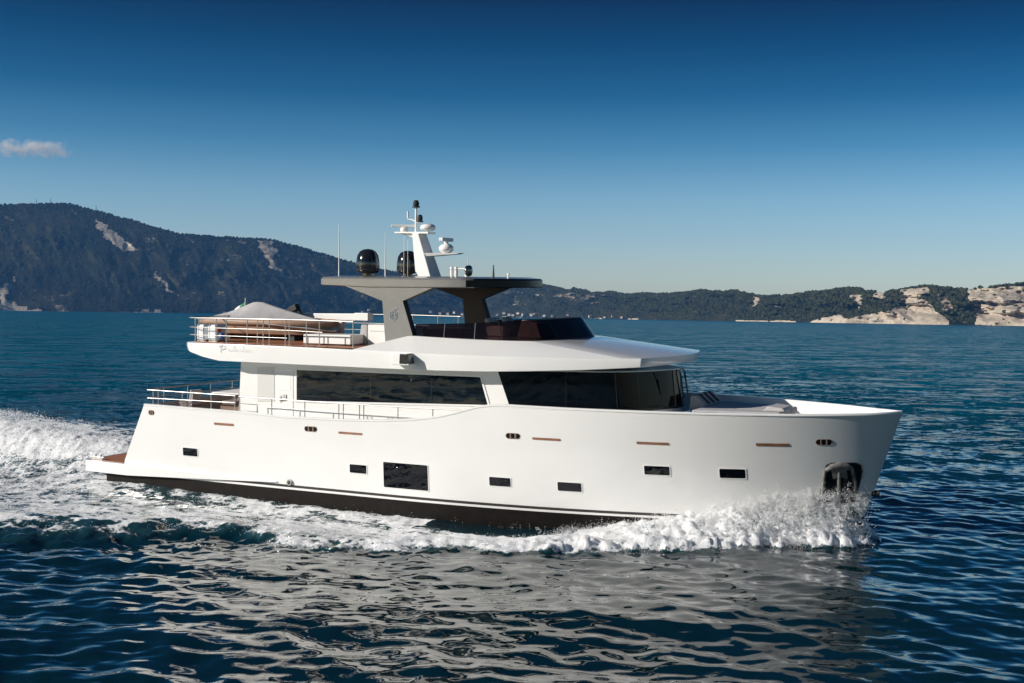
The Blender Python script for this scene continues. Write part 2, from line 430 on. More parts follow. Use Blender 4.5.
def sea_material():
    m = bpy.data.materials.new("sea_water"); m.use_nodes = True
    nt = m.node_tree; nodes = nt.nodes; L = nt.links
    b = nodes['Principled BSDF']; out = nodes['Material Output']
    b.inputs['Roughness'].default_value = 0.03
    b.inputs['IOR'].default_value = 1.333
    tc = nodes.new('ShaderNodeTexCoord')
    geo_f = nodes.new('ShaderNodeAttribute'); geo_f.attribute_name = 'foam'
    geo_d = nodes.new('ShaderNodeAttribute'); geo_d.attribute_name = 'detail'
    def noise(scale, detail, sc=(1, 1, 1), rot=0.0, rough=0.55):
        mp = nodes.new('ShaderNodeMapping'); mp.inputs['Scale'].default_value = sc; mp.inputs['Rotation'].default_value = (0, 0, rot)
        n = nodes.new('ShaderNodeTexNoise'); n.inputs['Scale'].default_value = scale; n.inputs['Detail'].default_value = detail
        n.inputs['Roughness'].default_value = rough
        L.new(tc.outputs['Object'], mp.inputs[0]); L.new(mp.outputs[0], n.inputs['Vector']); return n
    def math_(op, a, bb):
        k = nodes.new('ShaderNodeMath'); k.operation = op
        k.inputs[2].default_value = 0.012
        for i, vv in enumerate((a, bb)):
            if isinstance(vv, (int, float)): k.inputs[i].default_value = vv
            else: L.new(vv, k.inputs[i])
        return k.outputs[0]
    # waves too fine for the mesh
    n1 = noise(2.6, 3, (0.75, 1, 1), R(-14)); n2 = noise(0.95, 4, (0.7, 1, 1), R(-16)); n3 = noise(0.22, 5, (0.6, 1, 1), R(-10))
    bf = nodes.new('ShaderNodeBump'); bf.inputs['Distance'].default_value = 0.05; bf.inputs['Strength'].default_value = 0.10
    L.new(n1.outputs['Fac'], bf.inputs['Height'])
    # beyond the reach of the mesh the wave slopes tilt the normal directly
    def vec(op, a, bb):
        k = nodes.new('ShaderNodeVectorMath'); k.operation = op
        for i_, vv in enumerate((a, bb)):
            if isinstance(vv, tuple): k.inputs[i_].default_value = vv
            elif vv is not None: L.new(vv, k.inputs[i_])
        return k
    tilt = vec('ADD', vec('SUBTRACT', n2.outputs['Color'], (0.5, 0.5, 0.5)).outputs[0], vec('SUBTRACT', n3.outputs['Color'], (0.5, 0.5, 0.5)).outputs[0])
    t1 = vec('MULTIPLY', vec('SUBTRACT', n1.outputs['Color'], (0.5, 0.5, 0.5)).outputs[0], (0.9, 0.9, 0.9))
    tilt = vec('ADD', tilt.outputs[0], t1.outputs[0])
    tilt = vec('MULTIPLY', tilt.outputs[0], (1.4, 2.5, 0.0))
    tilt = vec('ADD', tilt.outputs[0], (0.0, -0.16, 0.0))
    sc_ = nodes.new('ShaderNodeVectorMath'); sc_.operation = 'SCALE'; L.new(tilt.outputs[0], sc_.inputs[0]); L.new(geo_d.outputs['Fac'], sc_.inputs['Scale'])
    nn_ = vec('NORMALIZE', vec('ADD', bf.outputs[0], sc_.outputs[0]).outputs[0], None)
    L.new(nn_.outputs[0], b.inputs['Normal'])
    L.new(math_('MULTIPLY_ADD', geo_d.outputs['Fac'], 0.16), b.inputs['Roughness'])
    ior = nodes.new('ShaderNodeMath'); ior.operation = 'MULTIPLY_ADD'; ior.inputs[1].default_value = -0.32; ior.inputs[2].default_value = 1.43
    L.new(geo_d.outputs['Fac'], ior.inputs[0]); L.new(ior.outputs[0], b.inputs['IOR'])
    # foam
    fo = nodes.new('ShaderNodeBsdfPrincipled')
    fo.inputs['Base Color'].default_value = (0.94, 0.945, 0.95, 1); fo.inputs['Roughness'].default_value = 0.75
    fo.inputs['Subsurface Weight'].default_value = 0.0
    ft = nodes.new('ShaderNodeBsdfTranslucent'); ft.inputs[0].default_value = (0.80, 0.84, 0.87, 1)
    fm = nodes.new('ShaderNodeMixShader'); fm.inputs[0].default_value = 0.04
    L.new(fo.outputs[0], fm.inputs[1]); L.new(ft.outputs[0], fm.inputs[2])
    f1 = noise(1.3, 5, (1, 1, 1), 0.3, 0.62); f2 = noise(7.5, 6, (1, 1, 1), 0.9, 0.72)
    fb = nodes.new('ShaderNodeBump'); fb.inputs['Distance'].default_value = 0.10; fb.inputs['Strength'].default_value = 0.75
    f3 = noise(9.0, 6, (1, 1, 1), 0.2, 0.75)
    L.new(f3.outputs['Fac'], fb.inputs['Height']); L.new(fb.outputs[0], fo.inputs['Normal'])
    nsum = math_('ADD', math_('MULTIPLY', f1.outputs['Fac'], 0.5), math_('MULTIPLY', f2.outputs['Fac'], 0.5))
    # cover + noise above a threshold
    t = math_('ADD', geo_f.outputs['Fac'], math_('MULTIPLY', math_('SUBTRACT', nsum, 0.5), 2.9))
    mr = nodes.new('ShaderNodeMapRange'); mr.interpolation_type = 'SMOOTHSTEP'
    mr.inputs['From Min'].default_value = 0.42; mr.inputs['From Max'].default_value = 0.72
    L.new(t, mr.inputs['Value'])
    gate = nodes.new('ShaderNodeMapRange'); gate.inputs['From Min'].default_value = 0.05; gate.inputs['From Max'].default_value = 0.3
    L.new(geo_f.outputs['Fac'], gate.inputs['Value'])
    fac = math_('MULTIPLY', mr.outputs[0], gate.outputs[0])
    # aerated water round the foam is a little greener
    m0 = nodes.new('ShaderNodeMix'); m0.data_type = 'RGBA'
    m0.inputs[6].default_value = (0.0008, 0.011, 0.015, 1); m0.inputs[7].default_value = (0.001, 0.082, 0.142, 1)
    L.new(geo_d.outputs['Fac'], m0.inputs[0])
    mc = nodes.new('ShaderNodeMix'); mc.data_type = 'RGBA'
    mc.inputs[7].default_value = (0.035, 0.100, 0.115, 1)
    L.new(m0.outputs[2], mc.inputs[6])
    L.new(geo_f.outputs['Fac'], mc.inputs[0]); L.new(mc.outputs[2], b.inputs['Base Color'])
    mx = nodes.new('ShaderNodeMixShader')
    L.new(fac, mx.inputs[0]); L.new(b.outputs[0], mx.inputs[1]); L.new(fm.outputs[0], mx.inputs[2])
    L.new(mx.outputs[0], out.inputs[0])
    return m
sea = build_sea()

# ================================================================== SETTING: coast
def ray_az(px, py):
    """bearing (x per metre of depth) and rise of the photo point; only used to lay the surveyed skyline out as real terrain"""
    d = fw * F_PX + rt * (px - 512) - up * (py - 341.5)
    return d.x / d.y, d.z / d.y
SKY = [(-420, 262), (-260, 226), (-120, 210), (0, 205), (20, 204), (50, 203.5), (70, 204), (90, 209), (120, 217), (150, 225), (180, 234), (210, 236), (240, 238), (270, 239), (300, 247),
       (340, 259), (370, 266), (400, 273), (440, 279), (480, 281), (520, 281), (543, 283.5), (560, 287), (590, 291), (620, 293), (650, 294), (680, 292), (700, 290), (715, 291),
       (735, 291), (750, 294), (775, 296), (790, 296), (800, 293), (830, 290), (850, 288), (865, 290), (885, 293), (900, 290), (915, 288), (925, 286), (940, 287.5), (965, 289),
       (990, 287), (1024, 284), (1120, 281), (1260, 286), (1420, 300)]
SHORE_D = [(-420, 4200), (0, 5000), (200, 5400), (350, 5900), (480, 6300), (600, 5600), (720, 4600), (850, 3700), (950, 3300), (1100, 3000), (1420, 2800)]
ROCK = [  # bare rock and fields as outlines on the slope
    ([(93, 218), (101, 222), (118, 235), (137, 249), (131, 252), (118, 248), (107, 238), (96, 227)], 1.0),
    ([(67, 209), (80, 213), (78, 216), (68, 212)], 0.55),
    ([(150, 264), (158, 274), (170, 286), (182, 297), (177, 297), (165, 290), (155, 278)], 0.62),
    ([(257, 240), (272, 241), (277, 252), (273, 262), (283, 272), (291, 279), (284, 281), (272, 269), (262, 252)], 0.72),
    ([(286, 255), (291, 256), (292, 268), (287, 266)], 0.5), ([(298, 256), (302, 256), (303, 275), (299, 274)], 0.45), ([(310, 258), (313, 258), (314, 272), (311, 271)], 0.4),
    ([(222, 238), (250, 239), (252, 246), (228, 245)], 0.42),
    ([(0, 293), (9, 299), (21, 306), (30, 308), (42, 313), (0, 314)], 1.2), ([(0, 286), (12, 279), (19, 268), (12, 290), (4, 300), (0, 302)], 0.7),
    ([(56, 304), (75, 306), (75, 313), (56, 313)], 0.5),
    ([(500, 290), (515, 291), (530, 294), (505, 293.5)], 0.5), ([(536, 294.5), (545, 293.5), (548, 296.5), (536, 296.5)], 0.5), ([(552, 297), (560, 293.5), (575, 293.8), (582, 296.8)], 0.55),
    ([(590, 296), (605, 295), (606, 297), (590, 298)], 0.5),
    ([(752, 297), (758, 298), (757, 309), (753, 307)], 0.7), ([(776, 305), (782, 303), (786, 312), (778, 314)], 0.45),
    ([(840, 314), (850, 319), (862, 314), (876, 312), (892, 311), (901, 306), (908, 310), (915, 302), (923, 299), (928, 301), (935, 311), (946, 318), (951, 328), (830, 328), (800, 325)], 1.5),
    ([(898, 290), (919, 288), (926, 287), (931, 291), (920, 299), (907, 308), (903, 300), (904, 294)], 1.15),
    ([(868, 301), (876, 293), (886, 292), (887, 301), (881, 300)], 0.85), ([(851, 294), (863, 294), (862, 304), (858, 310), (854, 301)], 0.8),
    ([(936, 293), (948, 296), (952, 312), (944, 311), (938, 301)], 0.55),
    ([(964, 290), (982, 288), (995, 287), (1012, 285), (1110, 283), (1200, 300), (1200, 336), (978, 327), (976, 317), (973, 306), (969, 299)], 0.85),
    ([(600, 318.5), (700, 320.5), (800, 321.5), (840, 323), (840, 328), (600, 323)], 0.95), ([(120, 309.5), (165, 310.5), (165, 315), (120, 314)], 0.8), ([(165, 311), (520, 316.2), (600, 318.8), (600, 323), (165, 316)], 0.45)]
def in_poly(px, py, poly):
    c = np.zeros(px.shape, bool); n = len(poly)
    for i in range(n):
        x1, y1 = poly[i]; x2, y2 = poly[(i + 1) % n]
        if y1 == y2: continue
        hit = ((y1 > py) != (y2 > py)) & (px < (x2 - x1) * (py - y1) / (y2 - y1) + x1)
        c ^= hit
    return c
def build_coast():
    pxs = np.arange(-420, 1421, 1.3); NV = 64
    sk = np.interp(pxs, [p[0] for p in SKY], [p[1] for p in SKY])
    sk = sk + (fbm(pxs * 0.12, pxs * 0, 3, 3) - 0.5) * np.where(pxs > 560, 3.0, 1.0)
    D0 = np.interp(pxs, [p[0] for p in SHORE_D], [p[1] for p in SHORE_D]) + (fbm(pxs * 0.02, pxs * 0, 3, 8) - 0.5) * 60
    base = 309 + 14.5 * pxs / 1024.0
    az = np.zeros_like(pxs); er = np.zeros_like(pxs)
    for i, (p, s) in enumerate(zip(pxs, sk)): az[i], er[i] = ray_az(p, s)
    v = np.linspace(0, 1, NV)[:, None]
    depth = np.clip(er * D0 * 2.6, 120, 1500)
    D = D0[None, :] + depth[None, :] * v
    zr = CAM_H + er * (D0 + depth)                    # height of the ridge
    el0 = -CAM_H / D0
    prof = v ** 0.85
    P = np.broadcast_to(pxs[None, :], D.shape)
    gul = fbm(P * 0.030 + v * 1.6, v * 3.0, 5, 21); gul2 = fbm(P * 0.11 + v * 3, v * 7, 4, 22)
    bumpy = np.sin(np.pi * v) ** 0.8
    el = el0[None, :] + (er - el0)[None, :] * np.clip(prof + ((gul - .5) * 0.26 + (gul2 - .5) * 0.09) * bumpy * 0.6, 0, 1)
    D = D + (gul - 0.5) * 300 * bumpy + (gul2 - 0.5) * 110 * bumpy
    Z = CAM_H + el * D
    Z[0] = -4.0
    X = az[None, :] * D
    # behind the ridge
    rows_x = [X, (az * (D0 + depth) * 1.06)[None, :], (az * (D0 + depth) * 1.3)[None, :]]
    rows_y = [D, ((D0 + depth) * 1.06)[None, :], ((D0 + depth) * 1.3)[None, :]]
    rows_z = [Z, (zr * 0.93)[None, :], (zr * 0 - 5)[None, :]]
    X = np.vstack(rows_x); Y = np.vstack(rows_y); Z = np.vstack(rows_z)
    # rock cover: where the slope is bare
    elA = (Z - CAM_H) / Y; py = 316.3 - elA * F_PX + (P[0][None, :] - 512) * math.tan(roll)
    jx = (fbm(X * 0.02, Z * 0.06, 4, 41) - .5) * 9; jy = (fbm(X * 0.03, Z * 0.05, 4, 42) - .5) * 7
    PX = np.broadcast_to(pxs[None, :], X.shape)
    rock = np.zeros_like(X)
    for poly, amt in ROCK:
        a = amt * in_poly(PX + jx, py + jy * 0.6, poly)
        rock = np.maximum(rock, a)
    rock = np.maximum(rock, 0.40 * sstep(0.57, 0.70, fbm(X * 0.006, Z * 0.012, 4, 45)) * (PX < 700))
    rock[NV:] = 0
    n, k = X.shape[1], X.shape[0]
    me = bpy.data.meshes.new("coast_hills")
    co = np.stack([X, Y, Z], -1).reshape(-1, 3)
    i = np.arange(n * k).reshape(k, n)
    q = np.stack([i[:-1, :-1], i[:-1, 1:], i[1:, 1:], i[1:, :-1]], -1).reshape(-1, 4)
    me.from_pydata(co.tolist(), [], q.tolist()); me.shade_smooth()
    at = me.attributes.new('rock', 'FLOAT', 'POINT'); at.data.foreach_set('value', rock.ravel().astype(np.float32))
    o = bpy.data.objects.new("hills", me); COL.objects.link(o); tag(o, kind='structure')
    m = bpy.data.materials.new("scrub_and_rock"); m.use_nodes = True
    nt = m.node_tree; b = nt.nodes['Principled BSDF']; L = nt.links
    b.inputs['Roughness'].default_value = 0.95; b.inputs['Specular IOR Level'].default_value = 0.1
    tc = nt.nodes.new('ShaderNodeTexCoord')
    def nz(s, d, r=0.6):
        q = nt.nodes.new('ShaderNodeTexNoise'); q.inputs['Scale'].default_value = s; q.inputs['Detail'].default_value = d; q.inputs['Roughness'].default_value = r
        L.new(tc.outputs['Object'], q.inputs['Vector']); return q
    g = nz(0.02, 8, 0.7)
    rg = nt.nodes.new('ShaderNodeValToRGB'); e = rg.color_ramp.elements
    e[0].position = 0.32; e[0].color = (0.010, 0.015, 0.009, 1); e[1].position = 0.70; e[1].color = (0.036, 0.038, 0.022, 1)
    L.new(g.outputs['Fac'], rg.inputs[0])
    g2 = nz(0.0035, 3, 0.6)
    mg = nt.nodes.new('ShaderNodeMix'); mg.data_type = 'RGBA'; mg.blend_type = 'MULTIPLY'; mg.inputs[0].default_value = 1.0
    rg2 = nt.nodes.new('ShaderNodeValToRGB'); e = rg2.color_ramp.elements
    e[0].position = 0.40; e[0].color = (0.55, 0.60, 0.60, 1); e[1].position = 0.64; e[1].color = (1.55, 1.30, 1.10, 1)
    L.new(g2.outputs['Fac'], rg2.inputs[0]); L.new(rg.outputs[0], mg.inputs[6]); L.new(rg2.outputs[0], mg.inputs[7])
    r = nz(0.035, 8, 0.7)
    rr = nt.nodes.new('ShaderNodeValToRGB'); e = rr.color_ramp.elements
    e[0].position = 0.3; e[0].color = (0.26, 0.215, 0.155, 1); e[1].position = 0.60; e[1].color = (0.58, 0.49, 0.385, 1)
    L.new(r.outputs['Fac'], rr.inputs[0]); rmap = nt.nodes.new('ShaderNodeMapping'); rmap.inputs['Rotation'].default_value = (0, R(22), 0); rmap.inputs['Scale'].default_value = (1.3, 0.6, 0.4); L.new(tc.outputs['Object'], rmap.inputs[0]); L.new(rmap.outputs[0], r.inputs['Vector'])
    a = nt.nodes.new('ShaderNodeAttribute'); a.attribute_name = 'rock'
    k1 = nz(0.018, 6, 0.75)
    kmap = nt.nodes.new('ShaderNodeMapping'); kmap.inputs['Rotation'].default_value = (0, R(28), 0); kmap.inputs['Scale'].default_value = (1.5, 1.0, 0.45)
    L.new(tc.outputs['Object'], kmap.inputs[0]); L.new(kmap.outputs[0], k1.inputs['Vector'])
    ad = nt.nodes.new('ShaderNodeMath'); ad.operation = 'ADD'
    su = nt.nodes.new('ShaderNodeMath'); su.operation = 'MULTIPLY_ADD'; su.inputs[1].default_value = 1.7; su.inputs[2].default_value = -0.85
    L.new(k1.outputs['Fac'], su.inputs[0]); L.new(a.outputs['Fac'], ad.inputs[0]); L.new(su.outputs[0], ad.inputs[1])
    mr = nt.nodes.new('ShaderNodeMapRange'); mr.interpolation_type = 'SMOOTHSTEP'; mr.inputs['From Min'].default_value = 0.45; mr.inputs['From Max'].default_value = 0.75
    L.new(ad.outputs[0], mr.inputs['Value'])
    gate = nt.nodes.new('ShaderNodeMath'); gate.operation = 'GREATER_THAN'; gate.inputs[1].default_value = 0.08; L.new(a.outputs['Fac'], gate.inputs[0])
    mu = nt.nodes.new('ShaderNodeMath'); mu.operation = 'MULTIPLY'; L.new(mr.outputs[0], mu.inputs[0]); L.new(gate.outputs[0], mu.inputs[1])
    mx = nt.nodes.new('ShaderNodeMix'); mx.data_type = 'RGBA'
    L.new(mu.outputs[0], mx.inputs[0]); L.new(mg.outputs[2], mx.inputs[6]); L.new(rr.outputs[0], mx.inputs[7]); L.new(mx.outputs[2], b.inputs['Base Color'])
    bp = nt.nodes.new('ShaderNodeBump'); bp.inputs['Distance'].default_value = 14; bp.inputs['Strength'].default_value = 0.7
    L.new(nz(0.03, 7, 0.7).outputs['Fac'], bp.inputs['Height']); L.new(bp.outputs[0], b.inputs['Normal'])
    me.materials.append(m)
    return X, Y, Z, rock, NV, pxs
hX, hY, hZ, hRock, hNV, hPX = build_coast()

def blob_cloud(name, centres, radii, material, seed=1, squash=0.85, base='ico'):
    rng = np.random.default_rng(seed)
    bm = bmesh.new()
    if base == 'ico': bmesh.ops.create_icosphere(bm, subdivisions=1, radius=1.0)
    else: bmesh.ops.create_cone(bm, cap_ends=True, segments=4, radius1=1.0, radius2=0.2, depth=1.4); bmesh.ops.triangulate(bm, faces=bm.faces)
    bv = np.array([v.co[:] for v in bm.verts]); bf = np.array([[v.index for v in f.verts] for f in bm.faces]); bm.free()
    n = len(centres); nb = len(bv)
    jit = 1 + rng.uniform(-0.28, 0.28, (n, nb, 1))
    ang = rng.uniform(0, 6.283, n); c, s = np.cos(ang), np.sin(ang)
    vx = bv[None, :, 0] * c[:, None] - bv[None, :, 1] * s[:, None]; vy = bv[None, :, 0] * s[:, None] + bv[None, :, 1] * c[:, None]
    v = np.stack([vx, vy, np.broadcast_to(bv[None, :, 2], vx.shape) * squash], -1) * jit * np.asarray(radii)[:, None, None] + np.asarray(centres)[:, None, :]
    f = (bf[None] + (np.arange(n) * nb)[:, None, None]).reshape(-1, 3)
    me = bpy.data.meshes.new(name)
    me.vertices.add(n * nb); me.vertices.foreach_set('co', v.ravel())
    me.loops.add(f.size); me.loops.foreach_set('vertex_index', f.ravel())
    me.polygons.add(len(f)); me.polygons.foreach_set('loop_start', np.arange(len(f)) * 3)
    me.polygons.foreach_set('use_smooth', np.ones(len(f), bool))
    me.update(); me.materials.append(material)
    at = me.attributes.new('tone', 'FLOAT', 'POINT'); at.data.foreach_set('value', np.repeat(rng.uniform(0, 1, n), nb).astype(np.float32))
    o = bpy.data.objects.new(name, me); COL.objects.link(o)
    return o

def forest():
    m = bpy.data.materials.new("tree_crowns"); m.use_nodes = True
    nt = m.node_tree; b = nt.nodes['Principled BSDF']; b.inputs['Roughness'].default_value = 0.95; b.inputs['Specular IOR Level'].default_value = 0.1
    a = nt.nodes.new('ShaderNodeAttribute'); a.attribute_name = 'tone'
    r = nt.nodes.new('ShaderNodeValToRGB'); r.color_ramp.elements[0].color = (0.016, 0.024, 0.011, 1); r.color_ramp.elements[1].color = (0.055, 0.056, 0.026, 1)
    nt.links.new(a.outputs['Fac'], r.inputs[0]); nt.links.new(r.outputs[0], b.inputs['Base Color'])
    rng = np.random.default_rng(9)
    cs = []; rs = []
    ncol = hX.shape[1]
    tries = 0
    while len(cs) < 17000 and tries < 90000:
        tries += 1
        j = int(rng.integers(0, ncol - 1)); k = min(hNV - 1, int(rng.beta(1.0, 0.75) * (hNV - 1)) + 1)
        if hRock[k, j] > 0.35 and rng.random() < 0.985: continue
        if hPX[j] < 520 and rng.random() < (0.80 if k < hNV - 4 else 0.2): continue
        fx = rng.random(); p = np.array([hX[k, j] * (1 - fx) + hX[k, j + 1] * fx, hY[k, j], hZ[k, j] * (1 - fx) + hZ[k, j + 1] * fx])
        if p[2] < 4: continue
        rad = rng.uniform(3.0, 6.8) * (1.0 if hPX[j] < 560 else 0.95)
        p[2] += rad * 0.1
        cs.append(p); rs.append(rad)
    o = blob_cloud("forest", cs, rs, m, 4)
    tag(o, kind='stuff')
forest()

M_HOUSE = mat("pale_render", (0.62, 0.58, 0.52), 0.8)
M_ROOFT = mat("clay_tile", (0.30, 0.14, 0.09), 0.85)
def far_houses():
    base = None
    mb = MB(); mb.box((0, 0, 4), (14, 10, 8)); mb.add([(-7.6, -5.6, 8), (7.6, -5.6, 8), (7.6, 5.6, 8), (-7.6, 5.6, 8), (-7.6, 0, 11), (7.6, 0, 11)],
                                                       [(0, 1, 5, 4), (2, 3, 4, 5), (0, 4, 3), (1, 2, 5), (0, 3, 2, 1)], 1)
    rng = np.random.default_rng(14)
    spots = [432, 441, 449, 455, 463, 498, 504, 509, 513, 519, 524, 531, 536, 545, 553, 568, 590, 604, 612, 621, 364, 371]
    for i, p in enumerate(spots):
        j = int(np.argmin(abs(hPX - p))); k = 2 if i % 3 else 4
        if base is None:
            o = mb.build("house", [M_HOUSE, M_ROOFT]); base = o
        else:
            o = base.copy(); COL.objects.link(o)
        o.location = (hX[k, j], hY[k, j] - 25, max(0.5, hZ[k, j] - 2))
        s = float(rng.uniform(0.5, 1.0)); o.scale = (s, s, s * float(rng.uniform(0.9, 1.5))); o.rotation_euler = (0, 0, float(rng.uniform(-0.5, 0.5)))
        tag(o, 'tiny pale house in the row along the far shore', 'house', 'pale houses along the far shore')
far_houses()
def far_masts():
    mb = MB()
    for a in range(3):
        x, y = 1.6 * math.cos(a * 2.094), 1.6 * math.sin(a * 2.094)
        mb.tube([(x, y, 0), (x * 0.3, y * 0.3, 26)], 0.45, 5)
    for z in range(3, 26, 4):
        q = 1.6 * (1 - z / 26 * 0.7)
        for a in range(3):
            mb.tube([(q * math.cos(a * 2.094), q * math.sin(a * 2.094), z), (q * math.cos((a + 1) * 2.094), q * math.sin((a + 1) * 2.094), z + 1.5)], 0.3, 4)
    mb.tube([(0, 0, 24), (0, 0, 34)], 0.35, 5)
    first = None
    words = {36: 'radio mast farthest left on the dark mountain top', 51: 'radio mast at the highest point of the dark mountain', 96: 'radio mast above the pale rock scar'}
    for p, lab in words.items():
        j = int(np.argmin(abs(hPX - p)))
        if first is None: o = first = mb.build("radio_mast", M_GREYDK)
        else: o = first.copy(); COL.objects.link(o)
        o.location = (hX[hNV - 1, j], hY[hNV - 1, j], hZ[hNV - 1, j] - 3)
        tag(o, lab, 'mast', 'radio masts on the mountain')
far_masts()

# haze between the boat and the coast
def haze():
    mb = MB(); x0, x1, y0, y1, z0, z1 = -9000, 9000, -300, 10200, -9.0, 640
    mb.box(((x0 + x1) / 2, (y0 + y1) / 2, (z0 + z1) / 2), (x1 - x0, y1 - y0, z1 - z0))
    m = bpy.data.materials.new("sea_air"); m.use_nodes = True
    nt = m.node_tree; nt.nodes.clear()
    o = nt.nodes.new('ShaderNodeOutputMaterial'); v = nt.nodes.new('ShaderNodeVolumePrincipled')
    v.inputs['Color'].default_value = (0.16, 0.45, 0.95, 1); v.inputs['Density'].default_value = 3.4e-5; v.inputs['Anisotropy'].default_value = 0.1
    nt.links.new(v.outputs[0], o.inputs['Volume'])
    h = mb.build("haze", m); tag(h, kind='stuff')
haze()

# a scrap of cloud low over the mountain
def cloud():
    m = bpy.data.materials.new("cloud_vapour"); m.use_nodes = True
    nt = m.node_tree; nt.nodes.clear(); L = nt.links
    o = nt.nodes.new('ShaderNodeOutputMaterial'); v = nt.nodes.new('ShaderNodeVolumePrincipled')
    v.inputs['Color'].default_value = (1.0, 0.97, 0.96, 1)
    tc = nt.nodes.new('ShaderNodeTexCoord'); n = nt.nodes.new('ShaderNodeTexNoise'); n.inputs['Scale'].default_value = 0.011; n.inputs['Detail'].default_value = 6
    L.new(tc.outputs['Object'], n.inputs['Vector'])
    mp = nt.nodes.new('ShaderNodeMapping'); mp.inputs['Scale'].default_value = (1 / 450., 1 / 160., 1 / 72.)
    L.new(tc.outputs['Object'], mp.inputs[0])
    ln = nt.nodes.new('ShaderNodeVectorMath'); ln.operation = 'LENGTH'; L.new(mp.outputs[0], ln.inputs[0])
    s = nt.nodes.new('ShaderNodeMath'); s.operation = 'SUBTRACT'; s.inputs[0].default_value = 0.62; 
    k = nt.nodes.new('ShaderNodeMath'); k.operation = 'MULTIPLY'; k.inputs[1].default_value = 0.62; L.new(ln.outputs['Value'], k.inputs[0]); L.new(k.outputs[0], s.inputs[1])
    ad = nt.nodes.new('ShaderNodeMath'); ad.operation = 'MULTIPLY_ADD'; ad.inputs[1].default_value = 3.6; L.new(n.outputs['Fac'], ad.inputs[0])
    sb = nt.nodes.new('ShaderNodeMath'); sb.operation = 'SUBTRACT'; sb.inputs[1].default_value = 1.72; L.new(s.outputs[0], sb.inputs[0]); L.new(sb.outputs[0], ad.inputs[2])
    cl = nt.nodes.new('ShaderNodeMath'); cl.operation = 'MAXIMUM'; cl.inputs[1].default_value = 0; L.new(ad.outputs[0], cl.inputs[0])
    sc = nt.nodes.new('ShaderNodeMath'); sc.operation = 'MULTIPLY'; sc.inputs[1].default_value = 0.009; L.new(cl.outputs[0], sc.inputs[0])
    L.new(sc.outputs[0], v.inputs['Density']); L.new(v.outputs[0], o.inputs['Volume'])
    mb = MB(); mb.box((0, 0, 0), (900, 360, 180))
    ob = mb.build("cloud", m)
    ax, el = ray_az(28, 149)
    D = 13500.0
    ob.location = (ax * D, D, CAM_H + el * D); ob.rotation_euler = (0, R(1.5), 0)
    tag(ob, 'small pinkish wisp of cloud low in the sky above the mountain', 'cloud')
cloud()
# ================================================================== THE YACHT
yacht = empty("motor_yacht", BOAT, 'white three-deck explorer motor yacht under way with grey hardtop, throwing white bow spray', 'yacht')
Y = yacht

# ---- hull
def build_hull():
    zlow = [-1.1, -0.7, -0.35, 0.0, 0.30, 0.52, 0.56]
    zs = [0.60, 0.625, 0.635, 0.70, 0.705, 0.78]
    nup = 16
    nx = 150
    us = np.linspace(0, 1, nx) ** 1.0
    us = 1 - (1 - us) ** 1.6              # closer columns towards the stem
    mb = MB(); rows = []
    def P(x, z): return (x, -hull_b(x, z), z)
    allrows = []
    for z in zlow:
        xa = -12.1; xe = stem_x(z)
        allrows.append([(xa + (xe - xa) * u, z) for u in us])
    for z in zs:
        xa = aft_x(z); xe = stem_x(z)
        allrows.append([(xa + (xe - xa) * u, z) for u in us])
    for k in range(1, nup + 1):
        t = k / nup; r = []
        for u in us:
            # converge on the sheer line
            x = None; z = 0.78
            xg = -10.25 + (13.2 + 10.25) * u
            for _ in range(6):
                zt = 0.78 + (sheer(xg) - 0.78) * t
                xa = aft_x(zt); xe = stem_x(zt); xg = xa + (xe - xa) * u
            r.append((xg, 0.78 + (sheer(xg) - 0.78) * t))
        allrows.append(r)
    nl = len(zlow); ns = len(zs)
    def matid(i):
        if i < nl + 1: return 1                       # antifouling up to 0.625
        if i == nl + 1: return 2
        if i == nl + 2: return 0                      # thin white line
        if i == nl + 3: return 2
        if i == nl + 4: return 2                      # dark stripe
        return 0
    for sgn in (-1, 1):
        R_ = [[(x, sgn * hull_b(x, z), z) for x, z in row] for row in allrows]
        n = nx
        for i in range(len(R_) - 1):
            mb.loft([R_[i], R_[i + 1]], mi=matid(i))
    # transom
    for i in range(len(allrows) - 1):
        a, b = allrows[i][0], allrows[i + 1][0]
        mb.add([(a[0], -hull_b(*a), a[1]), (a[0], hull_b(*a), a[1]), (b[0], hull_b(*b), b[1]), (b[0], -hull_b(*b), b[1])], [(0, 1, 2, 3)], matid(i))
    # inner bulwark and decks
    xs = np.linspace(-10.1, 12.75, 90)
    o_ = [(x, -max(hull_b(x, sheer(x)) - 0.17, 0.02), sheer(x) + 0.02) for x in xs]
    def dz(x): return 2.45 if x < -6.8 else (2.62 if x < 2 else (2.62 + (x - 2) * 0.35 if x < 4 else 3.22))
    i_ = [(x, -max(hull_b(x, sheer(x)) - 0.19, 0.02), dz(x)) for x in xs]
    for sg in (1, -1):
        mb.loft([[(a, b * sg, c) for a, b, c in o_], [(a, b * sg, c) for a, b, c in i_]], mi=0)
    mb.loft([i_, [(a, -b, c) for a, b, c in i_]], mi=0)
    o = mb.build("hull", [M_WHITE, M_ANTIFOUL, M_STRIPE], Y, smooth=28)
    return o
hull = build_hull()

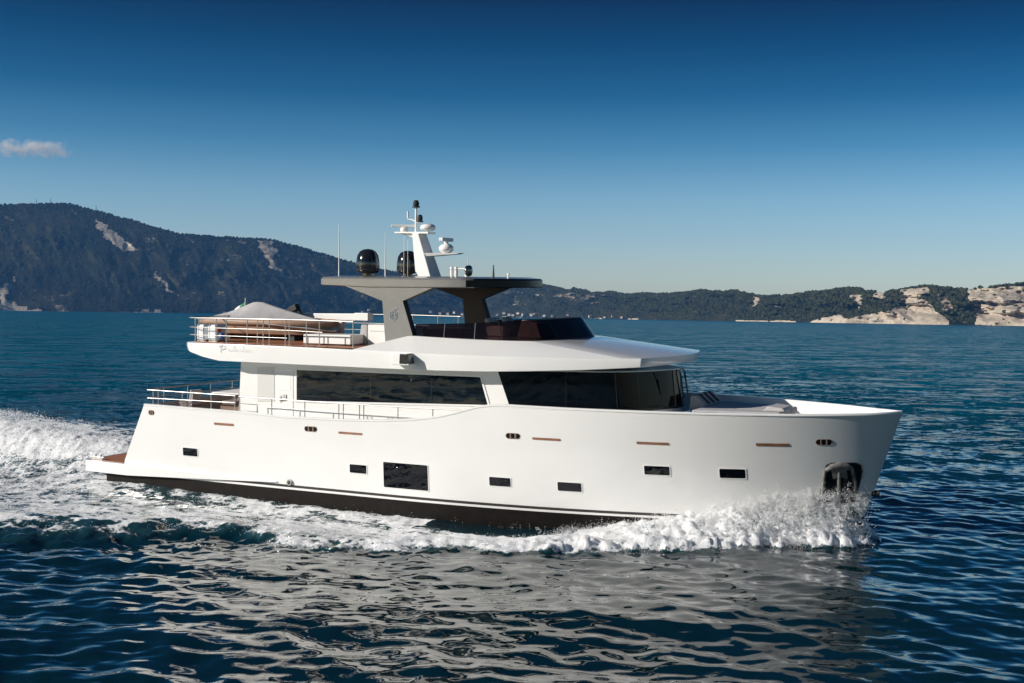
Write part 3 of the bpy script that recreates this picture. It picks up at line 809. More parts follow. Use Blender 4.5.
# gunwale capping
def build_gunwale():
    mb = MB()
    xs = np.concatenate([np.linspace(-10.25, 10, 80), np.linspace(10.2, 13.16, 60)])
    ring = []
    for sg in (-1, 1):
        rows = [[], [], [], [], [], []]
        for x in xs:
            z = sheer(x); b = hull_b(x, z); bo = b + 0.012; bi = max(b - 0.17, 0.0)
            ht = 0.035
            for r, (yy, zz) in zip(rows, ((bo, z - 0.02), (bo + .003, z + ht * .4), (bo - 0.02, z + ht), (bi + .02, z + ht), (bi, z + ht * .5), (bi, z - 0.03))):
                r.append((x, sg * yy, zz))
        mb.loft(rows, closed=False); 
        for k in (0, -1):
            mb.add([r[k] for r in rows], [list(range(6))])
    z = sheer(13.2)
    return mb.build("gunwale", M_WHITE, Y, smooth=50)
build_gunwale()

def hull_pt(x, z, off):
    e = 0.02
    b = hull_b(x, z)
    nx = -(hull_b(x + e, z) - hull_b(x - e, z)) / (2 * e); nz = -(hull_b(x, z + e) - hull_b(x, z - e)) / (2 * e)
    n = Vector((nx, -1.0, nz)).normalized()          # starboard outward
    p = Vector((x, -b, z)) + n * off
    return p
def hull_plate(poly, off, depth, nsub=3):
    """a plate that follows the plating: outline in (x, z), outer face at off, edges running back by depth"""
    mb = MB()
    pts = []
    m = len(poly)
    for i in range(m):
        a, b = poly[i], poly[(i + 1) % m]
        for k in range(nsub): pts.append((a[0] + (b[0] - a[0]) * k / nsub, a[1] + (b[1] - a[1]) * k / nsub))
    cx = sum(p[0] for p in pts) / len(pts); cz = sum(p[1] for p in pts) / len(pts)
    rings = [[hull_pt(cx + (x - cx) * s, cz + (z - cz) * s, off) for x, z in pts] for s in (0.02, 0.4, 0.75, 1.0)]
    rings.append([hull_pt(x, z, off - depth) for x, z in pts])
    mb.loft(rings, closed=True, cap0=True)
    return mb
def hull_ring(poly, w, off, depth):
    """a raised rim round an outline"""
    mb = MB(); m = len(poly)
    cx = sum(p[0] for p in poly) / m; cz = sum(p[1] for p in poly) / m
    out = [(x + w * (1 if x > cx else -1), z + w * (1 if z > cz else -1)) for x, z in poly]
    r = [[hull_pt(x, z, off - depth) for x, z in out], [hull_pt(x, z, off) for x, z in out], [hull_pt(x, z, off) for x, z in poly], [hull_pt(x, z, off - depth) for x, z in poly]]
    mb.loft(r, closed=True)
    return mb
def rrect(x0, x1, z0, z1, r, n=4):
    pts = []
    for cx, cz, a0 in ((x1 - r, z1 - r, 0), (x0 + r, z1 - r, 90), (x0 + r, z0 + r, 180), (x1 - r, z0 + r, 270)):
        for k in range(n + 1):
            a = R(a0 + 90 * k / n); pts.append((cx + r * math.cos(a), cz + r * math.sin(a)))
    return pts
HW = [(-8.66, -8.06, 1.40, 1.655), (-2.28, -1.69, 1.335, 1.59), (2.36, 3.01, 1.30, 1.555), (4.39, 5.07, 1.285, 1.54), (6.83, 7.50, 1.885, 2.135), (8.78, 9.43, 1.865, 2.125), (-1.1, 0.40, 0.99, 1.745)]
for x0, x1, z0, z1 in HW:
    rc = rrect(x0, x1, z0, z1, 0.025, 2)
    g = hull_plate(rc, 0.006, 0.03, 2).build("hull_window", M_GLASS, hull, smooth=30)
    hull_ring(rrect(x0, x1, z0, z1, 0.03, 2), 0.022, 0.014, 0.03).build("window_frame", M_WHITE, hull, smooth=30)
for x0, x1, z0, z1 in [(-7.34, -6.55, 2.475, 2.55), (-2.65, -1.8, 2.49, 2.555), (3.72, 4.56, 2.71, 2.775), (6.67, 7.54, 2.735, 2.805), (9.73, 10.56, 2.785, 2.865)]:
    mb = hull_plate(rrect(x0, x1, z0, z1, 0.03, 3), 0.010, 0.03, 2)
    mb.build("drain_slot", M_BRONZE, hull, smooth=30)
def fairlead(x0, x1, zc, hh=0.075):
    z0, z1 = zc - hh, zc + hh
    mb = hull_plate(rrect(x0, x1, z0, z1, hh * 0.98, 5), 0.006, 0.03, 1); 
    f = mb.build("mooring_fairlead", M_BLACK, hull, smooth=30)
    ring = rrect(x0, x1, z0, z1, hh * 0.98, 5)
    rm = MB(); rm.tube([hull_pt(x, z, 0.003) for x, z in ring + ring[:1]], 0.009, 6)
    for k in (0.33, 0.68):
        xx = x0 + (x1 - x0) * k
        c = hull_pt(xx, zc, 0.02)
        rm.tube([hull_pt(xx, z0 + .01, -0.016), hull_pt(xx, z1 - .01, -0.016)], 0.034, 8)
    rm.build("fairlead_roller", M_BRONZE_L, hull, smooth=60)
fairlead(-3.87, -3.42, 2.565); fairlead(2.93, 3.36, 2.775); fairlead(11.18, 11.57, 2.91); fairlead(-10.06, -9.82, 2.71)

# anchor pocket, chain plate and anchor
def anchor():
    poly = [(11.16, 1.20), (12.02, 1.20), (12.13, 1.6), (12.24, 2.12), (12.22, 2.26), (12.10, 2.33), (11.52, 2.33), (11.40, 2.27), (11.34, 2.12), (11.24, 1.6)]
    pk = hull_plate(poly, 0.008, 0.03, 2).build("anchor_pocket", M_BLACK, Y, smooth=30)
    rm = MB(); rm.tube([hull_pt(x, z, 0.012) for x, z in poly + poly[:1]], 0.016, 6); rm.build("pocket_rim", M_DARKSTEEL, pk, smooth=60)
    # stowed anchor: crown across the top, two flukes, shank
    mb = MB()
    def Q(x, z, o): return hull_pt(x, z, o)
    crown = [(11.37, 2.12), (11.50, 2.22), (11.68, 2.26), (11.86, 2.24), (12.0, 2.16)]
    mb.tube([Q(x, z, 0.02) for x, z in crown], [0.06, 0.09, 0.10, 0.09, 0.06], 10)
    for pts in (([(11.36, 2.15), (11.29, 1.7), (11.24, 1.25)]), ([(12.0, 2.16), (12.05, 1.75), (12.03, 1.3)])):
        mb.tube([Q(x, z, 0.02) for x, z in pts], [0.045, 0.06, 0.04], 8)
    # fluke blades
    for a in ([(11.50, 2.2), (11.68, 2.24), (11.70, 1.95), (11.54, 1.9)], [(11.68, 2.24), (11.86, 2.2), (11.86, 1.9), (11.70, 1.95)]):
        rows = [[Q(x, z, 0.01) for x, z in a], [Q(x, z, 0.07) for x, z in a]]
        mb.loft(rows, closed=True, cap0=True, cap1=True)
    mb.tube([Q(11.68, 2.1, 0.05), Q(11.66, 1.6, 0.04), Q(11.64, 1.2, 0.03)], 0.05, 8)
    mb.build("anchor", M_CHAIN, pk, smooth=50)
anchor()
# underwater stem fitting
mb = MB(); mb.tube([(12.42, 0, 1.42), (12.62, 0, 1.47)], 0.07, 10); mb.build("stem_ring", M_BLACK_MATT, Y, smooth=50)
# engine outlets on the quarter
mb = MB()
for x, z in ((-4.48, 0.86),):
    p = hull_pt(x, z, 0); mb.lathe([(0.09, 0.02), (0.09, -0.07), (0.06, -0.07), (0.05, 0.0)], p, 14, axis='y')
mb.build("outlet", M_STEEL, hull, smooth=50)

# ---- swim platform with its side wings
def platform():
    mb = MB()
    top, bot = 0.945, 0.57
    def half(x): return hull_b(x, 0.9) + 0.035
    xs = [-13.02, -12.9, -12.3, -11.6, -11.0, -10, -9, -8, -7, -6, -5.4, -4.95]
    lo, hi = [], []
    for x in xs:
        t = np.clip((x + 11.0) / 6.05, 0, 1)
        zt = top - 0.09 * t; zb = bot + 0.25 * t
        hi.append((x, zt)); lo.append((x, zb))
    for sg in (-1, 1):
        rows = []
        for f_ in ((0, 'in'), (1, 'in'), (1, 'out'), (0, 'out')):
            rows.append([])
        for (x, zt), (_, zb) in zip(hi, lo):
            w = 0.11 * (1 - np.clip((x + 11) / 6.05, 0, 1)) + 0.012
            o = half(x) + w - (0.16 if x < -12.95 else 0); inn = hull_b(x, 0.8) - 0.06
            if x < -11.3: inn = 0.0
            rows[0].append((x, sg * inn, zt)); rows[1].append((x, sg * o, zt)); rows[2].append((x, sg * (o + .004), zb)); rows[3].append((x, sg * inn, zb))
        mb.loft(rows)
        mb.add([r[0] for r in rows], [(0, 1, 2, 3)]); mb.add([r[-1] for r in rows], [(0, 1, 2, 3)])
    pf = mb.build("swim_platform", M_WHITE, Y, bevel=0.018, smooth=40)
    d = MB(); d.prism([(-12.86, -3.03), (-11.27, -3.12), (-11.27, 3.12), (-12.86, 3.03)], 0.935, 0.957, axis='z')
    d.build("teak_deck", M_TEAK, pf, smooth=30)
    k = MB()
    k.box((-12.55, -2.95, 0.985), (0.46, 0.16, 0.05))
    for dx in (-0.1, 0.12): k.tube([(-12.55 + dx, -2.95, 0.98), (-12.55 + dx, -2.95, 1.12)], 0.028, 8)
    k.tube([(-12.78, -2.95, 1.03), (-12.32, -2.95, 1.03)], 0.02, 6)
    k.build("mooring_bollard", M_STEEL, pf, smooth=40)
platform()

# ---- lower deckhouse
def house_plan(off=0.0):
    """starboard half outline from aft to the centre of the front"""
    pts = [(-6.75, -2.75), (-5.0, -2.75), (-3.0, -2.75), (-1, -2.75), (1, -2.75), (2.4, -2.75), (3.4, -2.66), (4.4, -2.50), (5.3, -2.30), (5.80, -2.12), (6.05, -1.95),
           (6.28, -1.68), (6.52, -1.28), (6.74, -0.78), (6.88, -0.35), (6.93, 0.0)]
    if off:
        q = []
        for i, (x, y) in enumerate(pts):
            a = pts[max(i - 1, 0)]; b = pts[min(i + 1, len(pts) - 1)]
            tx, ty = b[0] - a[0], b[1] - a[1]; l = math.hypot(tx, ty)
            q.append((x + ty / l * off, y - tx / l * off) if i < len(pts) - 1 else (x + off, 0.0))
        pts = q
    return pts
def full(pts): return pts + [(x, -y) for x, y in pts[-2::-1]]
HP = full(house_plan())
def house():
    mb = MB()
    def lean(x, z): return x + (-0.09 if x < -6.5 else 0) * (4.5 - z) / 1.5 if x < -6.5 else x
    rows = [[(lean(x, z) - (0.10 * (z - 3.6) if x > 5.5 else 0), y, z) for x, y in HP] for z in (2.3, 3.5, 4.62)]
    mb.loft(rows, closed=True, cap1=True)
    hs = mb.build("deckhouse", M_WHITE, Y, smooth=30)
    y = -2.75
    # big side window and its frame
    poly = [(-4.60, 3.33), (2.06, 3.545), (1.80, 4.335), (-4.60, 4.285)]
    MB().prism(poly, y - 0.014, y + 0.02).build("side_window", M_GLASS, hs)
    fr = MB()
    o_ = [(-4.65, 3.275), (2.14, 3.50), (1.84, 4.385), (-4.65, 4.335)]
    r = [[(a, y + 0.01, b) for a, b in o_], [(a, y - 0.025, b) for a, b in o_], [(a, y - 0.025, b) for a, b in poly], [(a, y + 0.01, b) for a, b in poly]]
    fr.loft(r, closed=True); fr.build("window_frame", M_WHITE, hs)
    for xm in (-1.9, 0.2):
        t = MB(); t.box((xm, y - 0.018, 3.85), (0.035, 0.014, 0.70)); t.build("window_mullion", M_BLACK, hs)
    # locker panel and side door
    mb = MB(); mb.prism([(-6.11, 3.22), (-5.45, 3.25), (-5.45, 4.34), (-6.11, 4.31)], y - 0.012, y + 0.02); mb.build("locker_panel", M_PANEL, hs, bevel=0.004)
    mb = MB(); mb.prism([(-5.36, 2.7), (-4.74, 2.7), (-4.74, 4.31), (-5.36, 4.30)], y - 0.016, y + 0.02); 
    dr = mb.build("door", M_WHITE, hs, bevel=0.006)
    mb = MB(); mb.prism([(-5.28, 3.62), (-4.82, 3.63), (-4.82, 4.22), (-5.28, 4.21)], y - 0.022, y - 0.010); mb.build("door_panel", M_WHITE_FLAT, hs, bevel=0.004)
    h = MB(); h.tube([(-5.22, y - 0.02, 3.33), (-5.22, y - 0.07, 3.33), (-5.02, y - 0.07, 3.36)], 0.022, 8); h.box((-5.2, y - 0.022, 3.34), (0.06, 0.012, 0.20)); h.box((-5.05, y - 0.03, 3.44), (0.13, 0.02, 0.1))
    h.build("door_handle", M_STEEL, hs, smooth=40)
    # wrap-round front glass
    st = house_plan(0.016); inn = house_plan(-0.02)
    i0 = 5
    a = [(2.72, 3.58)]; 
    def strip(off):
        p = house_plan(off); out = []
        lo = [(2.74, -2.75 - off)] + p[6:]; hi = [(2.36, -2.75 - off)] + p[6:]
        lo = full(lo); hi = full(hi)
        zb = lambda x: 3.575; zt = lambda x: 4.55 + 0.05 * np.clip((x - 2) / 4, 0, 1)
        return [(x, yy, zb(x)) for x, yy in lo], [(x - (0.10 if x > 5.5 else 0) - 0.0, yy, zt(x)) for x, yy in hi]
    b0, t0 = strip(0.016); b1, t1 = strip(-0.02)
    g = MB(); g.loft([b1, b0, t0, t1]); 
    for k in (0, -1): g.add([b1[k], b0[k], t0[k], t1[k]], [(0, 1, 2, 3)])
    g.build("wheelhouse_glass", M_GLASS_FRONT, hs, smooth=40)
    # mullions follow the glass
    for k in (2, 4, 6, 9, 13, 17):
        q = MB(); b_, t_ = strip(0.022)
        q.tube([b_[k], t_[k]], 0.022 if k in (9, 13, 17) else 0.010, 6); q.build("window_mullion", M_BLACK, hs)
    # wipers
    for (x, yy, z0, z1, dx) in ((6.62, -1.05, 4.42, 3.95, 0.06), (6.92, -0.02, 4.52, 3.85, 0.06), (6.72, 0.95, 4.52, 3.9, 0.05)):
        x -= 0.02; q = MB(); q.tube([(x - 0.06, yy - .1, 4.58), (x + 0.0, yy - .02, z0), (x + 0.07, yy + .10, z1)], [0.018, 0.016, 0.012], 6)
        q.tube([(x + 0.02, yy + .03, z0 - .05), (x + .075, yy + .16, z1 - .08)], 0.02, 5); q.build("wiper", M_BLACK_MATT, hs)
    sl = MB(); st2 = house_plan(0.03)
    lo = full([(2.5, -2.78)] + st2[6:]); sl.loft([[(x, yy, 3.50) for x, yy in lo], [(x, yy, 3.57) for x, yy in lo], [(x - 0.0, yy * 0.985, 3.575) for x, yy in lo]])
    sl.build("window_sill", M_BLACK_MATT, hs)
    # instruments low behind the front glass
house()

# ---- flybridge deck slab with its fascia, and the sloped coaming
def roof_plan():
    return [(-8.80, -2.85), (-8.62, -3.12), (-8.40, -3.28), (-7.8, -3.38), (-7.1, -3.44), (-5, -3.45), (-3, -3.45), (-1, -3.45), (0.8, -3.45), (2.2, -3.38), (3.6, -3.20), (5.0, -2.92),
            (6.1, -2.62), (6.60, -2.46), (6.74, -2.30), (6.88, -1.85), (7.06, -1.2), (7.18, -0.6), (7.22, 0)]
RP = roof_plan()
def fascia_bottom(x): return float(np.interp(x, [-8.8, -8.46, -7.8, -7.1, -4, 0, 2.2, 4.6, 6.5, 7.4], [4.80, 4.74, 4.60, 4.50, 4.50, 4.50, 4.54, 4.64, 4.77, 4.84]))
def fascia_top(x): return float(np.interp(x, [-8.8, -6, -2, 0, 3, 6.5, 7.4], [5.04, 5.06, 5.03, 5.00, 4.99, 5.02, 5.05]))
def fly_deck():
    mb = MB(); P_ = full(RP)
    def inset(x, y, d): return (x + (d if x < -8 else (-d if x > 6.5 else 0)), y - math.copysign(d, y) * (abs(y) > 1e-6))
    top = [(x, y, fascia_top(x)) for x, y in P_]
    mid = [(x, y, fascia_top(x) - 0.12) for x, y in P_]
    bot = [(*inset(x, y, 0.03), fascia_bottom(x)) for x, y in P_]
    und = [(*inset(x, y, 0.35), fascia_bottom(x) + 0.05) for x, y in P_]
    mb.loft([und, bot, mid, top], closed=True, cap0=True, cap1=True)
    fd = mb.build("flybridge_deck", M_WHITE, Y, bevel=0.022, smooth=30)
    t = MB(); t.prism([(-8.55, -2.85), (-8.2, -3.08), (-1.3, -3.12), (-1.3, 3.12), (-8.2, 3.08), (-8.55, 2.85)], 5.052, 5.072, axis='z'); t.build("teak_deck", M_TEAK, fd)
    # name on the fascia: faint silver script
    l = MB(); yy = -3.462
    def stroke(pts, w=0.009):
        l.tube([(x, yy, z) for x, z in pts], w, 5)
    x0, z0 = -7.02, 4.80
    stroke([(x0, z0 - .02), (x0 + .06, z0 + .19)]); stroke([(x0 - .05, z0 + .15), (x0 + .06, z0 + .2), (x0 + .19, z0 + .19), (x0 + .2, z0 + .11), (x0 + .06, z0 + .07)])
    xx = x0 + 0.3
    for k, hgt in enumerate((.07, .07, .16, .07, .07, .15, .07, .07)):
        stroke([(xx, z0 + .03), (xx + .03, z0 + .03 + hgt), (xx + .06, z0 + .03), (xx + .10, z0 + .045)], 0.004); xx += 0.115
    l.build("name_lettering", M_LETTER, fd)
    # side light housing on the fascia
    s = MB(); s.prism([(-0.56, 4.66), (0.02, 4.66), (-0.04, 5.0), (-0.52, 5.0)], -3.78, -3.40); s.build("side_light_housing", M_WHITE, fd, bevel=0.02)
    s = MB(); s.prism([(-0.30, 4.70), (0.05, 4.70), (-0.02, 4.985), (-0.28, 4.985)], -3.80, -3.50); s.build("side_light", M_BLACK, fd, bevel=0.012)
fly_deck()

def coaming():
    """the sloped top that climbs from the fascia to the windscreen"""
    mb = MB()
    lowp = [(x, y) for x, y in RP if x > -1.2]
    lowp = [(-2.1, -3.45)] + lowp
    def inner(x, y):
        if x < -1.5: return (-0.62, -2.66)
        t = np.clip((x + 1.0) / 8.3, 0, 1)
        return None
    up_ = [(-0.62, -2.66), (-0.5, -2.66), (0.5, -2.66), (1.5, -2.64), (2.4, -2.56), (3.1, -2.42), (3.5, -2.2), (3.66, -1.95), (3.72, -1.78), (3.84, -1.35), (3.92, -0.85), (3.98, -0.4), (4.0, 0)]
    n = len(lowp)
    # resample the upper line to as many points, keeping the corner on the corner
    def resample(pts, m):
        d = [0]
        for a, b in zip(pts[:-1], pts[1:]): d.append(d[-1] + math.dist(a, b))
        q = np.linspace(0, d[-1], m); return [(float(np.interp(s, d, [p[0] for p in pts])), float(np.interp(s, d, [p[1] for p in pts]))) for s in q]
    ci = [i for i, p in enumerate(lowp) if abs(p[0] - 6.60) < 0.01][0]
    ucorner = 7
    U = resample(up_[:ucorner + 1], ci + 1) + resample(up_[ucorner:], n - ci)[1:]
    A = full(lowp); B = full(U)
    zt = lambda x: float(np.interp(x, [-0.62, 1.5, 3.4, 4.3], [5.46, 5.40, 5.40, 5.42]))
    rA0 = [(x, y * 0.999, fascia_top(x) - 0.02) for x, y in A]
    rA = [(x, y, fascia_top(x) + 0.012) for x, y in A]
    rB = [(x, y, zt(x)) for x, y in B]
    mb.loft([rA0, rA, rB], closed=False, mi=0)
    nn = len(rB)
    mb.add(rB, [list(range(nn))])
    mb.add([rA[0], rA[-1], rB[-1], rB[0]], [(0, 1, 2, 3)])
    cm = mb.build("coaming", M_WHITE, Y, smooth=9)
    # windscreen round the upper helm
    W = [(-0.5, -2.60), (0.5, -2.60), (1.5, -2.58), (2.4, -2.50), (2.9, -2.38), (3.3, -2.14), (3.52, -1.75), (3.66, -1.3), (3.75, -0.7), (3.78, 0)]
    ztop = lambda x: float(np.interp(x, [-0.5, 1.5, 2.2, 3.3, 4.2], [5.80, 5.88, 5.93, 5.98, 6.02]))
    def ring(s, off):
        out = []
        for x, y in W:
            k = np.clip((x - 1.5) / 2.6, 0, 1)
            out.append((x - off * 0 - 0.55 * k * s, y * (1 - 0.03 * s), (zt(x) - 0.02) * (1 - s) + ztop(x) * s))
        return [(x, y, z) for x, y, z in out] + [(x, -y, z) for x, y, z in out[-2::-1]]
    g = MB(); o0, o1, o2 = ring(0, 0), ring(0.5, 0), ring(1, 0)
    th = 0.03
    def inn(r): return [(x - th * (x > 3), y - math.copysign(th, y), z) for x, y, z in r]
    g.loft([o0, o1, o2, inn(o2), inn(o0)])
    ws = g.build("windscreen", M_TINT, Y, smooth=40)
    for k in (1, 2, 3, 5, 7):
        q = MB(); q.tube([o0[k], o2[k]], 0.014, 6); q.build("screen_post", M_STEEL if k < 3 else M_BLACK, ws)
    # helm furniture behind the screen
    c = MB(); c.prism([(2.3, 5.44), (3.1, 5.44), (2.95, 5.88), (2.45, 5.98)], -1.4, 1.0); c.build("helm_console", M_CUSHION, Y, bevel=0.04)
    for yy in (-0.9, 0.25):
        c = MB(); c.prism([(1.2, 5.44), (1.75, 5.44), (1.75, 5.74), (1.36, 5.78), (1.18, 6.0), (1.08, 5.98)], yy - 0.28, yy + 0.28); c.build("helm_seat", M_PAD, Y, bevel=0.05)
    c = MB(); c.prism([(-0.4, 5.44), (1.0, 5.44), (1.0, 5.70), (-0.4, 5.70)], -2.3, -1.7); c.build("bench", M_CUSHION, Y, bevel=0.05)
coaming()

# ---- hardtop, its two legs
def hardtop():
    P0 = [(-3.86, -2.35), (-3.82, -2.60), (-3.70, -2.70), (-2, -2.72), (0, -2.72), (1.04, -2.70), (1.24, -2.64), (1.38, -2.38), (1.62, -1.8), (1.88, -1.0), (2.02, -0.3), (2.04, 0)]
    PP = full(P0)
    def sc(r, s, z): return [((x + 1.0) * s - 1.0, y * s, z if not callable(z) else z(x)) for x, y in r]
    zb = lambda x: float(np.interp(x, [-3.9, -2.7, 2.0], [6.92, 6.86, 6.90]))
    mb = MB()
    mb.loft([sc(PP, 0.90, lambda x: zb(x) + 0.02), sc(PP, 0.985, zb), sc(PP, 1.0, lambda x: zb(x) + 0.03), sc(PP, 1.0, 7.12), sc(PP, 0.985, 7.17), sc(PP, 0.85, 7.22)], closed=True, cap0=True, cap1=True)
    npt = len(PP)
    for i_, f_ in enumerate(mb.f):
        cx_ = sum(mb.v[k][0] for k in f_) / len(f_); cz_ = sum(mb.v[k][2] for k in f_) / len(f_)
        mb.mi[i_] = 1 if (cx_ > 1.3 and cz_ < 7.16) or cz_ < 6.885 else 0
    h = mb.build("hardtop", [M_GREY, M_HARDTOPDK], Y, smooth=35)
    poly = [(-1.44, 5.05), (-0.48, 5.40), (-0.85, 6.48), (0.21, 6.90), (-2.90, 6.90), (-1.57, 6.47)]
    for sg in (-1, 1):
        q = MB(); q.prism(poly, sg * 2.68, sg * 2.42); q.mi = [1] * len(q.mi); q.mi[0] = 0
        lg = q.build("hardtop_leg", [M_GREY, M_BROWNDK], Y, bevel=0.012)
        if sg < 0:
            c = MB(); yy = -2.698                            # boat builder's crest: a shield drawn in strokes
            for s in ([(-1.20, 6.23), (-1.02, 6.27)], [(-1.27, 6.15), (-1.28, 6.0), (-1.17, 5.90), (-1.06, 5.97), (-1.03, 6.12)], [(-1.20, 6.17), (-1.21, 6.02), (-1.15, 5.95)], [(-1.12, 6.2), (-1.10, 6.03)], [(-1.24, 6.09), (-1.06, 6.12)]):
                c.tube([(x, yy, z) for x, z in s], 0.009, 5)
            c.build("crest", M_CREST, lg)
hardtop()

# ---- mast with its gear
def mast():
    mb = MB()
    mb.loft([[(-1.78, -0.36, 7.18), (-1.22, -0.36, 7.18), (-1.22, 0.36, 7.18), (-1.78, 0.36, 7.18)],
             [(-1.98, -0.26, 8.58), (-1.74, -0.26, 8.58), (-1.74, 0.26, 8.58), (-1.98, 0.26, 8.58)]], closed=True, cap0=True, cap1=True)
    ms = mb.build("mast", M_WHITE, Y, bevel=0.03)
    q = MB(); q.loft([[(-2.66, -0.20, 8.58), (-1.40, -0.24, 8.56), (-1.40, 0.24, 8.56), (-2.66, 0.20, 8.58)], [(-2.66, -0.20, 8.63), (-1.40, -0.24, 8.62), (-1.40, 0.24, 8.62), (-2.66, 0.20, 8.63)]], closed=True, cap0=True, cap1=True)
    q.prism([(-2.55, 8.58), (-1.9, 8.58), (-1.92, 8.42)], -0.1, 0.1)
    q.build("upper_spreader", M_WHITE, ms, bevel=0.012)
    q = MB(); q.loft([[(-1.55, -0.26, 7.84), (-0.42, -0.16, 7.92), (-0.42, 0.16, 7.92), (-1.55, 0.26, 7.84)], [(-1.55, -0.30, 7.95), (-0.30, -0.18, 7.96), (-0.30, 0.18, 7.96), (-1.55, 0.30, 7.95)]], closed=True, cap0=True, cap1=True)
    q.build("lower_spreader", M_WHITE, ms, bevel=0.012)
    q = MB(); q.tube([(-1.98, 0, 8.6), (-1.98, 0, 9.42)], 0.04, 10); q.tube([(-1.98, 0, 8.95), (-2.12, 0, 9.02), (-2.28, 0, 9.04), (-2.28, 0, 9.2)], 0.025, 8); q.tube([(-1.98, 0, 8.93), (-1.8, 0, 8.93)], 0.025, 8)
    q.build("mast_pole", M_WHITE, ms, smooth=50)
    q = MB(); q.tube([(-2.28, 0, 9.08), (-2.28, 0, 9.28)], 0.03, 8); q.build("wind_sensor", M_WHITE_FLAT, ms, smooth=50)
    for z, x, s in ((9.40, -1.98, 1.15), (8.94, -1.83, 0.95)):
        q = MB(); q.lathe([(0.11 * s, 0), (0.11 * s, 0.03), (0.07 * s, 0.05), (0.085 * s, 0.08), (0.085 * s, 0.17), (0.06 * s, 0.19), (0.07 * s, 0.22), (0.03 * s, 0.235)], (x, 0, z), 14)
        q.build("masthead_light", M_BLACK_MATT, ms, smooth=40)
    # open-array radar aft, closed radome forward
    q = MB(); q.lathe([(0.10, 0), (0.13, 0.05), (0.12, 0.13), (0.08, 0.16)], (-2.42, 0, 8.63), 14)
    q.box((-2.42, 0, 8.82), (0.16, 0.80, 0.08), Matrix.Rotation(R(-62), 3, 'Z')); q.build("radar_scanner", M_WHITE_FLAT, ms, bevel=0.015)
    q = MB(); q.tube([(-1.56, 0, 8.6), (-1.56, 0, 8.70)], 0.05, 10); q.lathe([(0.18, 0), (0.245, 0.05), (0.25, 0.11), (0.22, 0.17), (0.12, 0.21), (0.02, 0.22)], (-1.55, 0, 8.67), 20); q.build("radome", M_WHITE, ms, smooth=60)
    q = MB(); q.lathe([(0.10, 0), (0.16, 0.03), (0.235, 0.10), (0.235, 0.19), (0.17, 0.27), (0.08, 0.30)], (-0.88, 0, 7.95), 20); q.build("radome", M_WHITE, ms, smooth=60)
    q = MB(); q.tube([(-0.88, 0, 8.2), (-0.88, 0, 8.34)], 0.07, 10); q.box((-0.88, 0, 8.38), (0.14, 0.80, 0.11), Matrix.Rotation(R(4), 3, 'Z')); q.build("radar_scanner", M_WHITE_FLAT, ms, bevel=0.015)
    for y_ in (-0.12, 0.12):
        q = MB(); q.tube([(-2.35, y_, 7.2), (-2.35, y_, 8.58)], 0.006, 5); q.build("halyard", M_WHITE_FLAT, ms)
mast()

def dome(yy):
    q = MB(); q.lathe([(0.16, 0), (0.16, 0.10), (0.34, 0.13), (0.37, 0.20), (0.365, 0.48), (0.33, 0.66), (0.25, 0.79), (0.13, 0.855), (0.01, 0.87)], (-3.0, yy, 7.19), 32)
    d = q.build("satellite_dome", M_BLACK, Y, smooth=60)
    q = MB(); q.tube([(-3.0 + 0.374 * math.cos(a), yy + 0.374 * math.sin(a), 7.41) for a in np.linspace(0, 6.2832, 40)], 0.012, 5); q.build("seam", M_BLACK_MATT, d)
dome(-1.23); dome(1.23)
for x, y_, z1, r in ((-3.9, -1.5, 8.85, 0.014), (-2.13, -1.6, 8.56, 0.014), (1.56, -1.5, 7.58, 0.022), (0.67, -1.45, 7.80, 0.01)):
    q = MB(); q.tube([(x, y_, 7.15), (x, y_, 7.30), (x, y_, z1)], [r * 1.8, r * 1.4, r * 0.7], 6)
    q.build("whip_antenna", M_GREYDK if r > 0.02 else M_WHITE_FLAT, Y, smooth=60)
def roof_gear():
    q = MB(); 
    for x in (0.15, 0.30): q.tube([(x, -1.5, 7.16), (x, -1.5, 7.42)], 0.05, 10); q.lathe([(0.03, 0), (0.06, 0.03), (0.05, 0.09), (0.01, 0.1)], (x, -1.5, 7.42), 10)
    q.tube([(0.30, -1.5, 7.46), (0.72, -1.5, 7.46)], 0.022, 8)
    q.tube([(0.66, -1.5, 7.15), (0.66, -1.5, 7.34)], 0.06, 10)
    q.build("horn_bracket", M_WHITE_FLAT, Y, smooth=40)
    q = MB(); q.lathe([(0.02, -0.06), (0.16, -0.05), (0.17, 0.0), (0.16, 0.06), (0.05, 0.09)], (0.72, -1.5, 7.40), 18, axis='x', sy=1.0); q.build("searchlight", M_BLACK, Y, smooth=40)
    q = MB(); q.tube([(2.0 - 0.25, -0.9, 7.15), (2.0 - 0.25, -0.9, 7.30)], 0.03, 8); q.box((1.75, -0.9, 7.31), (0.06, 0.06, 0.05)); q.build("gps_antenna", M_WHITE_FLAT, Y, smooth=40)
roof_gear()

